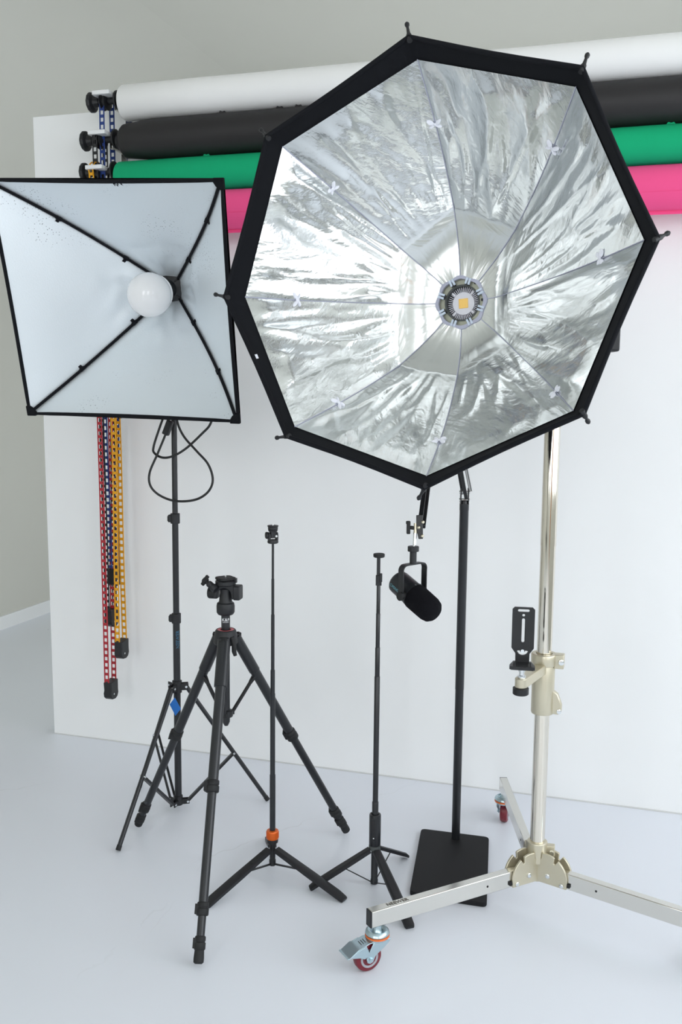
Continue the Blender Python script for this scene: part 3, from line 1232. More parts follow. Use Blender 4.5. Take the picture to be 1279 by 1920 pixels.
for dv in (dl, d_right, db):
    sd = nrm(np.cross(UP, dv))
    for s in (-1, 1):
        mb.prism(cheek(0.066), c0 + dv * 0.036 + sd * s * 0.0175, dv, UP, 0.007)
mb.lathe((cx, cy, LZ0 - 0.002), UP, [(0, 0.024), (0.05, 0.024), (0.055, 0.029), (0.112, 0.029), (0.114, 0.027)], 32)
hubm = mb.build('cast_hub', 'champagne', cst, bevel=0.0015)
for dv in (dl, d_right, db):
    sd = nrm(np.cross(UP, dv))
    for s in (-1, 1):
        for r, z, q in ((0.045, 0.004, 0.0075), (0.088, -0.012, 0.0065)):
            MB().lathe(c0 + dv * r + UP * z + sd * s * 0.021, sd * s, [(0, q), (0.004, q), (0.005, q * 0.8), (0.006, q * 0.4)], 8).build('bolt', 'bright', hubm, angle=25)
        MB().beam(c0 + dv * 0.094 - UP * 0.010 + sd * s * 0.0155, c0 + dv * 0.110 - UP * 0.010 + sd * s * 0.0155, 0.006, 0.011).build('stop_block', 'black_rubber', hubm, bevel=0.001)
side = nrm(CR * 0.9 - CF * 0.2)
mb = MB()
mb.box((cx, cy, 0.205) + side * 0.038, side * 0.012, np.cross(UP, side) * 0.010, UP * 0.016)
mb.build('clamp_ear', 'champagne', cst, bevel=0.002)
MB().lathe((cx, cy, 0.20) + side * 0.041 - np.cross(UP, side) * 0.010, -np.cross(UP, side), [(0, 0.007), (0.005, 0.007)], 8).build('clamp_bolt', 'bright', cst)
mb = MB()
ztop = OHUB[2] - 0.13
mb.lathe((cx, cy, 0.15), UP, [(0, 0.0208), (0.94, 0.0208), (0.945, 0.0208)], 36)
mb.build('lower_column', 'chrome', cst)
mb = MB()
mb.lathe((cx, cy, 1.09), UP, [(0, 0.0216), (1.93 - 1.09, 0.0216), (1.945 - 1.09, 0.016)], 36)
mb.build('upper_column', 'chrome', cst)
# grip head and short arm that carry the lamp's yoke, behind the softbox
mb = MB()
gtop = np.array([cx, cy, ztop])
yb = yk - UP * 0.15
mb.lathe(gtop - UP * 0.03, UP, [(0, 0.0225), (0.002, 0.032), (0.06, 0.032), (0.062, 0.0225)], 28)
mb.cyl(gtop + UP * 0.01, np.array([yb[0], yb[1], gtop[2] + 0.01]), 0.010)
yb2 = np.array([yb[0], yb[1], gtop[2] + 0.01])
mb.cyl(yb2 - UP * 0.02, yb, 0.017)
mb.build('grip_arm', 'chrome', cst)


def caster(contact, d, parent):
    """swivel caster: contact = wheel's point on the floor, d = trailing direction"""
    d = nrm([d[0], d[1], 0])
    a = np.cross(UP, d)
    w = np.array([contact[0], contact[1], 0.0])
    R_ = 0.038
    ax = w + UP * R_
    sw = w - d * 0.030                       # swivel axis on the floor
    top = sw + UP * 0.0865
    mb = MB()
    # fork: crown plate plus two tapering cheeks
    mb.lathe(sw + UP * 0.079, UP, [(0, 0.024), (0.004, 0.0300), (0.008, 0.0310)], 32)
    poly = [(-0.030, 0.083), (0.022, 0.083), (0.032, 0.066), (0.043, 0.042), (0.040, 0.031), (0.032, 0.027), (0.023, 0.031), (0.016, 0.046), (-0.008, 0.062), (-0.022, 0.072)]
    for s in (-1, 1):
        mb.prism(poly, sw + a * s * 0.0205, d, UP, 0.003)
    mb.box(sw + UP * 0.0805 + d * 0.0, d * 0.020, a * 0.0205, UP * 0.0022)
    fk = mb.build('caster', 'zinc', parent, bevel=0.001)
    plabel(fk, 'swivel caster with a red wheel')
    MB().lathe(sw + UP * 0.0872, UP, [(0, 0.0325), (0.0045, 0.0325)], 36).build('seal_ring', 'orange_seal', fk, bevel=0.001)
    mb = MB()
    mb.lathe(sw + UP * 0.0918, UP, [(0, 0.0305), (0.004, 0.0325), (0.010, 0.0305), (0.014, 0.0255), (0.013, 0.021), (0.007, 0.016), (0.012, 0.012), (LZ0 - 0.0918, 0.010)], 36)
    mb.build('swivel_bowl', 'zinc', fk)
    mb = MB()
    mb.lathe(ax - a * 0.0135, a, [(0, R_ - 0.012), (0.0005, R_ - 0.006), (0.003, R_ - 0.0015), (0.007, R_), (0.020, R_), (0.024, R_ - 0.0015), (0.0265, R_ - 0.006), (0.027, R_ - 0.012)], 48)
    wl = mb.build('wheel', 'maroon', fk)
    mb = MB()
    for s in (-1, 1):
        mb.ring(ax + a * s * 0.0132, a * s, [(0, 0.026), (0.0012, 0.0255), (0.0012, 0.021), (-0.001, 0.018), (-0.001, 0.010), (0.0014, 0.0095), (0.0014, 0.001), (-0.002, 0.001)], 36)
    mb.build('wheel_rim', 'rim_grey', fk)
    mb = MB()
    mb.cyl(ax - a * 0.026, ax + a * 0.026, 0.006, n=6)
    mb.build('axle_bolt', 'zinc', fk)
    # brake pedal: a bent plate over the wheel
    mb = MB()
    prof = [(0.010, 0.0850), (0.034, 0.0845), (0.060, 0.0765), (0.070, 0.0760), (0.094, 0.0610), (0.101, 0.0605)]
    vs, fs = [], []
    for x, z in prof:
        hw = 0.0215 if x < 0.064 else 0.0250
        for s in (-1, 1):
            vs += [sw + d * x + a * s * hw + UP * z, sw + d * x + a * s * hw + UP * (z - 0.0028)]
    for i in range(len(prof) - 1):
        q = i * 4
        fs += [(q, q + 2, q + 6, q + 4), (q + 1, q + 5, q + 7, q + 3), (q, q + 4, q + 5, q + 1), (q + 2, q + 3, q + 7, q + 6)]
    fs += [(0, 1, 3, 2), (len(vs) - 4, len(vs) - 2, len(vs) - 1, len(vs) - 3)]
    mb.add(vs, fs)
    for s in (-1, 1):
        mb.prism([(0.045, 0.081), (0.060, 0.0765), (0.090, 0.062), (0.084, 0.057), (0.064, 0.053), (0.050, 0.046), (0.040, 0.050), (0.036, 0.060)], sw + a * s * 0.0236, d, UP, 0.0022)
    mb.build('brake_pedal', 'zinc', fk, bevel=0.0008)
    mb = MB()
    for q in (0.040, 0.046, 0.052):
        z = 0.0845 - (q - 0.034) * 0.308
        mb.beam(sw + d * q + UP * (z + 0.0004) - a * 0.009, sw + d * q + UP * (z + 0.0004) + a * 0.009, 0.0014, 0.0012)
    mb.build('pedal_grooves', 'dark_grey', fk, smooth=False)
    return sw


dfl = nrm(-CR * 0.80 - CF * 0.42)
swl = e_left - dl * 0.026
caster(np.array([swl[0], swl[1], 0]) + dfl * 0.030, dfl, cst)
dfb = nrm(CR * 0.30 + CF * 0.95)
swb = e_back - db * 0.026
caster(np.array([swb[0], swb[1], 0]) + dfb * 0.030, dfb, cst)
swr = e_right - d_right * 0.026
caster(np.array([swr[0], swr[1], 0]) + nrm(CF) * 0.030, CF, cst)

# clamp with side arm on the column, and the camera bracket it carries
zc1, zc0 = z_at(cx, cy, 1224), z_at(cx, cy, 1336)
clp = thing('column_clamp', 'champagne metal clamp with a side arm on the chrome stand\'s column', 'clamp', (cx, cy, zc0))
mb = MB()
mb.ring((cx, cy, zc0), UP, [(0, 0.0225), (0, 0.030), (0.004, 0.0315), (zc1 - zc0 - 0.034, 0.0315), (zc1 - zc0 - 0.030, 0.030), (zc1 - zc0 - 0.030, 0.0225)], 40)
mb.build('sleeve', 'champagne', clp)
mb = MB()
mb.ring((cx, cy, zc1 - 0.034), UP, [(0, 0.0225), (0, 0.0345), (0.003, 0.036), (0.031, 0.036), (0.034, 0.0345), (0.034, 0.0225)], 40)
sdv = nrm(CR - CF * 0.35)
mb.box((cx, cy, zc1 - 0.019) + sdv * 0.043, sdv * 0.013, np.cross(UP, sdv) * 0.014, UP * 0.020)
mb.build('top_collar', 'champagne', clp, bevel=0.002)
MB().lathe(np.array([cx, cy, zc1 - 0.019]) + sdv * 0.044 - CF * 0.013, -CF, [(0, 0.008), (0.006, 0.008), (0.007, 0.005)], 14).build('collar_screw', 'bright', clp)
mb = MB()
lug = np.array([cx, cy, zc0 + 0.02]) + sdv * 0.040
mb.prism([(-0.016, -0.018), (0.006, -0.018), (0.014, -0.008), (0.014, 0.010), (0.002, 0.040), (-0.016, 0.052)], lug, sdv, UP, 0.020)
mb.build('hinge_lug', 'champagne', clp, bevel=0.002)
MB().lathe(lug + sdv * 0.004 - UP * 0.008 - CF * 0.010, -CF, [(0, 0.007), (0.004, 0.007), (0.005, 0.004)], 8).build('hinge_bolt', 'bright', clp)
az = zc1 - 0.040
a_end = at_z(977, 1280, az)
a_st = np.array([cx, cy, az])
ad = nrm(a_end - a_st)
AL = np.linalg.norm(a_end - a_st)
mb = MB()
asd = np.cross(UP, ad)
poly = [(0.024, -0.016), (AL, -0.016)] + [(AL + 0.016 * math.sin(PI * i / 10), -0.016 * math.cos(PI * i / 10)) for i in range(11)] + [(0.024, 0.016)]
mb.prism(poly, a_st, ad, asd, 0.026)
mb.build('side_arm', 'champagne', clp, bevel=0.002)
mb = MB()
kb = a_st + ad * AL - UP * 0.013
mb.lathe(kb, -UP, [(0, 0.018), (0.001, 0.0212), (0.017, 0.0212), (0.019, 0.019)], 20)
mb.build('lock_knob', 'black_plastic', clp, angle=15)
MB().lathe(kb - UP * 0.019, -UP, [(0, 0.004), (0.003, 0.004)], 10).build('knob_bolt', 'bright', clp)
mb = MB()
pt = a_st + ad * AL * 0.98 + UP * 0.013
mb.lathe(pt, UP, [(0, 0.011), (0.006, 0.011), (0.007, 0.007), (0.016, 0.007), (0.017, 0.009), (0.030, 0.009)], 20)
mb.build('post', 'bright', clp)

brk = thing('camera_bracket', 'black L-shaped bracket with slots standing on the clamp arm', 'bracket', pt + UP * 0.03)
mb = MB()
bz = pt + UP * 0.031
br = nrm(CR * 0.97 - CF * 0.18)             # the bracket's width direction
bf = np.cross(br, UP)                       # towards the viewer
if bf @ CF > 0:
    bf = -bf
dep = proj(pt)[2]
mpx = FPX / dep
bw = 41.5 / mpx / 2
plo = [(-bw * 0.8, -0.020), (bw * 0.8, -0.020), (bw * 1.12, 0.020), (bw * 1.12, 0.040), (-bw * 1.12, 0.040), (-bw * 1.12, 0.020)]
mb.prism(plo, bz + UP * 0.005, br, bf, 0.008)
mb.prism([(x * 0.9, y * 0.9) for x, y in plo], bz + UP * 0.0005, br, bf, 0.004)
base = mb.build('base_plate', 'black_metal', brk, bevel=0.001)
mb = MB()
for s in (-1, 1):
    for q in range(5):
        mb.lathe(bz + UP * 0.0092 + br * s * bw * 0.72 + bf * (-0.004 + q * 0.009), UP, [(0, 0.0022), (0.0004, 0.0022)], 8)
mb.build('screw_holes', 'black_rubber', base)
hgt = (1236 - 1131) / mpx
out = [(-bw * 0.62, 0.0), (bw * 0.62, 0.0), (bw * 0.64, hgt * 0.16), (bw, hgt * 0.26), (bw, hgt - 0.006), (bw - 0.006, hgt), (-bw + 0.006, hgt), (-bw, hgt - 0.006), (-bw, hgt * 0.26), (-bw * 0.64, hgt * 0.16)]
slot1 = rrect(-bw * 0.52, bw * 0.52, hgt * 0.915, hgt * 0.965, hgt * 0.024)
slot2 = rrect(-bw * 0.13, bw * 0.13, hgt * 0.36, hgt * 0.80, bw * 0.12)
hole = [(bw * 0.13 * math.cos(a), hgt * 0.855 + bw * 0.13 * math.sin(a)) for a in np.linspace(0, 2 * PI, 13)[:-1]]
smile = [(bw * 0.50 * math.cos(a), hgt * 0.225 + bw * 0.50 * math.sin(a)) for a in np.linspace(PI * 1.06, PI * 1.94, 12)] + \
        [(bw * 0.26 * math.cos(a), hgt * 0.225 + bw * 0.26 * math.sin(a)) for a in np.linspace(PI * 1.94, PI * 1.06, 12)]
holed_plate('slotted_plate', out, [slot1, slot2, hole, smile], 0.0065, bz + UP * 0.008 - bf * 0.014, br, UP, 'black_metal', brk)
MB().lathe(bz + UP * (0.008 + hgt * 0.205) - bf * 0.011, bf, [(0, 0.005), (0.003, 0.005)], 12).build('center_screw', 'bright', brk)

# black box that peeks out behind the octagonal softbox's right rim, clamped to the column
bxp = at_depth(1157, 660, proj([cx, cy, OHUB[2] - 0.1])[2] + 0.02)
pw = thing('power_box', 'black box mostly hidden behind the octagonal softbox\'s right rim', 'power supply', bxp + np.array([-0.05, 0, 0]))
mb = MB()
mb.box(bxp + CR * (-0.055) + UP * 0.11, CR * 0.055, CF * 0.03, UP * 0.11)
mb.build('case', 'black_plastic', pw, bevel=0.006)
zb = bxp[2] + 0.13
mb = MB()
mb.beam(np.array([cx, cy, zb]) + CR * 0.018, np.array([bxp[0], bxp[1], zb]) - CR * 0.105, 0.02, 0.03)
mb.build('hanging_clip', 'black_metal', pw, bevel=0.002)

# ================================================================== SQUARE SOFTBOX ON ITS STAND
SM = np.array([[0.99952333, 0.02889583, -0.01086947], [-0.00369642, -0.23753094, -0.97137294], [-0.03065047, 0.97095009, -0.23731091]])
LSF = [at_z(222, 1592, 0.008), at_z(501, 1498, 0.008), at_z(262, 1474, 0.008)]
lsx = at_y(330.5, 1150, 3.005)
lx, ly = lsx[0], lsx[1]
SN = SM[:, 2]
SA = at_depth(318, 541, proj([lx, ly, z_at(lx, ly, 541)])[2] - 0.09)
SC0 = np.array([-1.62915316, 2.81584412, 1.7813249])
SA0 = np.array([-1.625, 3.187, 1.872])
ratio = np.linalg.norm(SA - [0, 0, EYE]) / np.linalg.norm(SA0 - [0, 0, EYE])
SC = np.array([0, 0, EYE]) + (SC0 - [0, 0, EYE]) * ratio
SPX = [(-23, 337), (416, 338), (447, 790), (56, 775)]
SP = [at_plane(x, y, SC, SN) for x, y in SPX]
SDEP = (SC - SA) @ SN
sbx = thing('square_softbox', 'square softbox with matte silver lining and a white bulb, on the tall black stand', 'softbox', SA)
smid = sum(SP) / 4
AR = 0.042
SI = []
for p in SP:
    d = p - smid
    d = nrm(d - SN * (d @ SN))
    SI.append(SA + d * AR * 1.3)


def srod(k, t):
    a, b = SI[k % 4], SP[k % 4]
    o = b - smid
    o = nrm(o - SN * (o @ SN))
    return a + (b - a) * t + (o * 0.020 - SN * 0.012) * math.sin(PI * t)


for k in range(4):
    mb = MB()
    n, m = 26, 30
    vs, fs = [], []
    cen = (SC + SA) / 2
    for j in range(m + 1):
        t = j / m
        a, b = srod(k, t), srod(k + 1, t)
        for i in range(n + 1):
            s = i / n
            p = a + (b - a) * s
            c = cen - p
            c = nrm(c - SN * (c @ SN) * 0.6)
            w = 0.010 * math.sin(PI * s) * math.sin(PI * t) * (0.6 + mnoise.noise((s * 2.2, t * 2.2, k * 5.0)))
            w += 0.0022 * math.sin(PI * s) * math.sin(PI * t) * max(0, 1 - abs(s - 0.48) * 26)
            w += 0.006 * math.sin(PI * s) * math.exp(-((t - 0.22) / 0.14) ** 2) * mnoise.noise((s * 6, t * 9, k + 1.5)) * 2
            vs.append(p + c * w)
    for j in range(m):
        for i in range(n):
            q = j * (n + 1) + i
            fs.append((q, q + 1, q + n + 2, q + n + 1))
    mb.add(vs, fs)
    mb.build('silver_panel', 'silver', sbx, angle=80)
mb = MB()
vs, fs = [], []
tt = [0, 0.2, 0.4, 0.6, 0.8, 1.0]
for t in tt:
    for k in range(4):
        p = srod(k, t)
        o = nrm(SP[k] - smid)
        vs.append(p + o * 0.008 - SN * 0.014 * (1 - t * 0.6))
for j in range(len(tt) - 1):
    for k in range(4):
        k2 = (k + 1) % 4
        fs.append((j * 4 + k, j * 4 + k2, (j + 1) * 4 + k2, (j + 1) * 4 + k))
mb.add(vs, fs)
mb.build('outer_shell', 'black_fabric', sbx)
mb = MB()
edge = []
for k in range(4):
    for i in range(10):
        s = i / 10
        p = SP[k] + (SP[(k + 1) % 4] - SP[k]) * s
        o = smid - p
        edge.append(p + nrm(o) * 0.004 * math.sin(PI * s))
mb.tube(edge, 0.0058, 8, closed=True)
mb.build('edge_binding', 'black_fabric', sbx)
for k in range(4):
    mb = MB()
    pts = [srod(k, t) + nrm(smid - SP[k]) * 0.007 * (1 - t * 0.3) + SN * 0.004 for t in np.linspace(0.0, 0.985, 26)]
    mb.tube(pts, 0.0046, 8)
    rd = mb.build('rod', 'black_fabric', sbx)
    d = nrm(SP[k] - smid)
    pc = SP[k] - d * 0.014
    e1 = nrm(SP[(k + 1) % 4] - SP[k])
    e2 = nrm(SP[k - 1] - SP[k])
    mb = MB()
    mb.prism([(-0.007, -0.007), (0.026, -0.007), (0.026, 0.004), (0.018, 0.016), (0.016, 0.018), (0.004, 0.026), (-0.007, 0.026)], SP[k] + SN * 0.001, e1, nrm(e2 - e1 * (e2 @ e1)), 0.012)
    mb.build('corner_pocket', 'black_fabric', sbx, bevel=0.003)
    for t in (0.20, 0.60):
        p = srod(k, t) + nrm(smid - SP[k]) * 0.008 + SN * 0.004
        ax = nrm(srod(k, t + 0.03) - srod(k, t - 0.03))
        sd = nrm(np.cross(ax, SN))
        mb = MB()
        mb.lathe(p - ax * 0.009, ax, [(0, 0.006), (0.018, 0.006)], 10)
        mb.box(p + sd * 0.012 * (1 if k % 2 else -1), sd * 0.009, ax * 0.0055, SN * 0.0015)
        mb.build('rod_tie', 'black_fabric', rd, bevel=0.001)
# threads hanging off the hems
mb = MB()
for px, py in ((222, 347), (228, 345), (216, 346), (228, 782), (222, 783)):
    p = at_plane(px, py, SC, SN) + SN * 0.003
    mb.tube([p + np.array([0.010 * math.cos(i * 2.1) * random.random(), 0, 0.004 * math.sin(i * 1.7)]) for i in range(6)], 0.0012, 5)
mb.build('loose_thread', 'black_fabric', sbx)
# lamp holder, collar and bulb
mb = MB()
mb.lathe(SA - SN * 0.05, SN, [(0, 0.035), (0.02, 0.045), (0.05, 0.052), (0.055, 0.040), (0.060, 0.030), (0.095, 0.027), (0.10, 0.031), (0.115, 0.031)], 32)
mb.build('lamp_holder', 'black_plastic', sbx)
mb = MB()
for k in range(4):
    mb.beam(SA + SN * 0.004, SI[k] + nrm(SP[k] - smid) * 0.01, 0.014, 0.006)
mb.build('rod_spider', 'black_metal', sbx, bevel=0.001)
bc = at_depth(281, 552, 0)
# bulb: its globe covers about 82 px
bdep = proj(SA)[2] - 0.155
bc = at_depth(280, 553, bdep)
bs = SA + SN * 0.06
bax = nrm(bc - bs)
BL = np.linalg.norm(bc - bs)
BR = 41.5 * bdep / FPX
prof = [(0, 0.022), (BL * 0.25, 0.026), (BL * 0.45, BR * 0.72)]
for i in range(1, 13):
    a = math.radians(-48 + 138 * i / 12)
    prof.append((BL + BR * math.sin(a) * 0.92, BR * math.cos(a) if i < 12 else 0.002))
mb = MB()
mb.lathe(bs, bax, prof, 40)
blb = mb.build('bulb', 'bulb', sbx, angle=60)
MB().ring(bs + bax * BL * 0.44, bax, [(0, BR * 0.70), (0, BR * 0.79), (0.010, BR * 0.86), (0.014, BR * 0.80)], 36).build('bulb_rim', 'bulb', blb)
# tilt bracket under the lamp holder
hz = SA - SN * 0.03
mb = MB()
mb.box(hz - UP * 0.055, XA * 0.014, YA * 0.018, UP * 0.03)
mb.cyl(hz - UP * 0.06 + SN * 0.0, np.array([lx, ly, hz[2] - 0.115]), 0.012)
mb.lathe(np.array([lx, ly, hz[2] - 0.17]), UP, [(0, 0.015), (0.05, 0.015), (0.07, 0.012)], 20)
mb.build('tilt_bracket', 'black_plastic', sbx, bevel=0.002)
head_z = hz[2] - 0.165

# power cord with its inline switch, hanging in two loops beside the stand
cd = ly - 0.035
mb = MB()
PTS = [(322, 740), (300, 800), (288, 838), (290, 850), (305, 858), (325, 855), (350, 840), (380, 812), (394, 796), (402, 770)]
mb.tube(smooth_path([at_y(x, y, cd + 0.004 * math.sin(i)) for i, (x, y) in enumerate(PTS)], 8), 0.0042, 8)
PTS2 = [(318, 770), (315, 800), (309, 818), (295, 852), (281, 885), (281, 908), (294, 925), (318, 937), (345, 940), (372, 935), (392, 920), (399, 898), (390, 870), (368, 845), (346, 820), (334, 796), (330, 770), (328, 740)]
mb.tube(smooth_path([at_y(x, y, cd - 0.012 + 0.004 * math.sin(i)) for i, (x, y) in enumerate(PTS2)], 8), 0.0042, 8)
mb.build('power_cord', 'cable', sbx)
sp_ = at_y(315, 802, cd - 0.012)
sdir = nrm(at_y(309, 816, cd - 0.012) - at_y(320, 786, cd - 0.012))
mb = MB()
mb.box(sp_, sdir * 0.026, nrm(np.cross(sdir, YA)) * 0.0115, YA * 0.009)
mb.build('cord_switch', 'black_plastic', sbx, bevel=0.003)

# ------------------------------------------------------------------ light stand
lst = thing('light_stand', 'tall black light stand holding up the square softbox, blue tag on its leg joint', 'light stand', (lx, ly, 0))


def zl(py):
    return z_at(lx, ly, py)


z_low, z_sp, z_c1, z_c2 = zl(1500), zl(1287), zl(1159), zl(972)
MB().cyl((lx, ly, z_low - 0.01), (lx, ly, z_c1), 0.0125, n=24).build('lower_tube', 'black_satin', lst)
MB().cyl((lx, ly, z_c1), (lx, ly, z_c2), 0.0110, n=24).build('middle_tube', 'black_satin', lst)
MB().cyl((lx, ly, z_c2), (lx, ly, head_z), 0.0097, n=24).build('upper_tube', 'black_satin', lst)
for z in (z_c1, z_c2):
    mb = MB()
    mb.lathe((lx, ly, z - 0.018), UP, [(0, 0.0165), (0.036, 0.0165)], 24)
    mb.box(np.array([lx, ly, z]) - CR * 0.018, CR * 0.006, CF * 0.009, UP * 0.013)
    cl = mb.build('lock_collar', 'black_plastic', lst, bevel=0.002)
    mb = MB()
    mb.box(np.array([lx, ly, z]) - CR * 0.023 - CF * 0.002, CR * 0.003, CF * 0.007, UP * 0.009)
    mb.build('wing_screw', 'black_rubber', cl, bevel=0.001)
base = np.array([lx, ly, 0.0])
dirs = [nrm(np.array([p[0] - lx, p[1] - ly, 0])) for p in LSF]
mb = MB()
mb.lathe((lx, ly, z_sp - 0.022), UP, [(0, 0.017), (0.044, 0.017)], 24)
for d in dirs:
    sd = np.cross(UP, d)
    for s in (-1, 1):
        mb.box(base + UP * z_sp + d * 0.026 + sd * s * 0.009, d * 0.014, sd * 0.002, UP * 0.012)
mb.build('upper_spider', 'black_plastic', lst, bevel=0.001)
mb = MB()
mb.lathe((lx, ly, z_low - 0.016), UP, [(0, 0.016), (0.034, 0.016)], 24)
for d in dirs:
    sd = np.cross(UP, d)
    for s in (-1, 1):
        mb.box(base + UP * (z_low - 0.004) + d * 0.024 + sd * s * 0.008, d * 0.016, sd * 0.002, UP * 0.009)
mb.build('lower_spider', 'black_plastic', lst, bevel=0.001)
BR_PX = [1456, 1411, 1377]
for k, (ft, d) in enumerate(zip(LSF, dirs)):
    p0 = base + UP * z_sp + d * 0.032
    lg = MB().cyl(p0, ft, 0.0078, n=18).build('leg', 'black_satin', lst)
    ax = nrm(ft - p0)
    MB().cyl(ft - ax * 0.012, ft + ax * 0.004, 0.0088, n=16).build('foot_cap', 'black_rubber', lg)
    tm = t_at(p0, ft, BR_PX[k])
    pm = p0 + (ft - p0) * tm
    sd = np.cross(UP, d)
    mb = MB()
    pl_ = base + UP * (z_low - 0.004) + d * 0.034
    if k == 2:
        for s in (-1, 1):
            mb.beam(pl_ + sd * s * 0.010, pm + sd * s * 0.010, 0.002, 0.010)
    else:
        mb.beam(pl_, pm, 0.017, 0.009)
    mb.build('brace', 'black_metal', lst, bevel=0.001)
    mb = MB()
    for q in (pm, p0, pl_):
        mb.cyl(q - sd * 0.0125, q + sd * 0.0125, 0.0042, n=10)
    mb.build('rivet', 'bright', lst)
tc_ = at_y(328.5, 1324, ly - 0.06)
def tagpt(x, y):
    return at_y(x, y, ly - 0.06)
mb = MB()
tp = [tagpt(318, 1321), tagpt(327.5, 1308), tagpt(339, 1329), tagpt(329, 1342)]
vs = tp + [p + YA * 0.0012 for p in tp]
mb.add(vs, [(0, 1, 2, 3), (7, 6, 5, 4), (0, 4, 5, 1), (1, 5, 6, 2), (2, 6, 7, 3), (3, 7, 4, 0)])
tg_ = mb.build('hang_tag', 'blue_tag', lst, smooth=False)
plabel(tg_, 'blue card tag')
mb = MB()
mb.tube(smooth_path([tagpt(327, 1310), at_y(329, 1300, ly - 0.04), np.array([lx, ly - 0.015, z_sp - 0.022])], 5), 0.0008, 5)
mb.build('tag_string', 'black_fabric', tg_)
zt = zl(1198)
toc = nrm(np.array([-lx, -ly, 0]))
tside = nrm(np.cross(UP, toc))
tdir = nrm(toc * 0.86 + tside * 0.35)
lettering('brand_lettering', 'NEEWER', 0.0165, np.array([lx, ly, zt]) + tdir * 0.0128, UP, np.cross(tdir, UP), 'ink_blue', lst, wrap=0.0126)

# ================================================================== PHOTO TRIPOD
TF = [at_z(372, 1806, 0.012), at_z(259, 1546, 0.012), at_z(650, 1558, 0.012)]
ty = 2.635
txp = at_y(423.5, 1220, ty)
tx = txp[0]


def zt_(py):
    return z_at(tx, ty, py)


trp = thing('tripod', 'black photo tripod with a pan head, three legs spread, front foot nearest the camera', 'tripod', (tx, ty, 0))
tb = np.array([tx, ty, 0])
z_col = zt_(1190)
tdirs = [nrm(np.array([p[0] - tx, p[1] - ty, 0])) for p in TF]
# shoulder: round collar with a red ring and three leg hinges
mb = MB()
mb.lathe((tx, ty, zt_(1207)), UP, [(0, 0.034), (0.004, 0.038), (0.022, 0.036), (0.042, 0.032), (0.046, 0.029), (0.046, 0.026), (0.043, 0.026)], 36)
for d in tdirs:
    mb.box(tb + UP * zt_(1198) + d * 0.030, d * 0.016, np.cross(UP, d) * 0.014, UP * 0.013)
mb.build('shoulder', 'black_plastic', trp, bevel=0.003)
MB().ring((tx, ty, zt_(1207) + 0.043), UP, [(0, 0.017), (0.002, 0.017), (0.002, 0.0258), (0, 0.0258)], 40).build('red_ring', 'red_ring', trp)
for d in tdirs:
    mb = MB()
    c = tb + UP * zt_(1197) + d * 0.045
    mb.box(c, d * 0.004, np.cross(UP, d) * 0.0085, UP * 0.014)
    for q in range(5):
        mb.box(c + d * 0.0045 + np.cross(UP, d) * (q - 2) * 0.0034, d * 0.001, np.cross(UP, d) * 0.0009, UP * 0.013)
    mb.build('angle_release', 'black_rubber', trp, bevel=0.001)
SEC = [(1288, 1476, 1706, 1770), (1254, 1377, 1514, 1534), (1257, 1378, 1524, 1541)]
TOPR = [0.0185, 0.0185, 0.0185]
for k in range(3):
    ft, d = TF[k], tdirs[k]
    p0 = tb + UP * zt_(1200) + d * 0.036
    ax = nrm(ft - p0)
    L = np.linalg.norm(ft - p0)
    t1, t2, t3, t4 = [t_at(p0, ft, y) * L for y in SEC[k]]
    sd = nrm(np.cross(UP, d))
    un = np.cross(ax, sd)

    def oval(mb_, a, b, w, h):
        prof = [(w * math.cos(q), h * math.sin(q)) for q in np.linspace(0, 2 * PI, 21)[:-1]]
        mb_.prism(prof, p0 + ax * (a + b) / 2, sd, np.cross(ax, sd), b - a)
    mb = MB()
    oval(mb, -0.01, t1, 0.0200, 0.0170)
    mb.lathe(p0 + ax * (t1 - 0.002), ax, [(0, 0.0152), (t2 - t1 + 0.004, 0.0150)], 26)
    mb.lathe(p0 + ax * t2, ax, [(0, 0.0128), (t3 - t2, 0.0126)], 26)
    mb.lathe(p0 + ax * t3, ax, [(0, 0.0112), (t4 - t3, 0.0110)], 24)
    lg = mb.build('leg', 'black_satin', trp, bevel=0.0008)
    for t, r in ((t2, 0.0185), (t3, 0.0160), (t4, 0.0145)):
        mb = MB()
        mb.lathe(p0 + ax * (t - 0.020), ax, [(0, r - 0.002), (0.003, r), (0.012, r), (0.013, r - 0.0012), (0.016, r - 0.0012), (0.017, r + 0.0008), (0.032, r + 0.0008), (0.035, r - 0.0015)], 26)
        mb.box(p0 + ax * (t - 0.002) - CR * r * 0.9, CR * r * 0.35, nrm(np.cross(ax, CR)) * r * 0.7, ax * 0.013)
        mb.build('leg_lock', 'black_rubber', lg, bevel=0.0015)
    mb = MB()
    mb.lathe(p0 + ax * (t4 + 0.012), ax, [(0, 0.0125), (0.006, 0.0130), (L - t4 - 0.024, 0.0140), (L - t4 - 0.014, 0.0135), (L - t4 - 0.010, 0.009)], 24)
    mb.build('rubber_foot', 'black_rubber', lg)
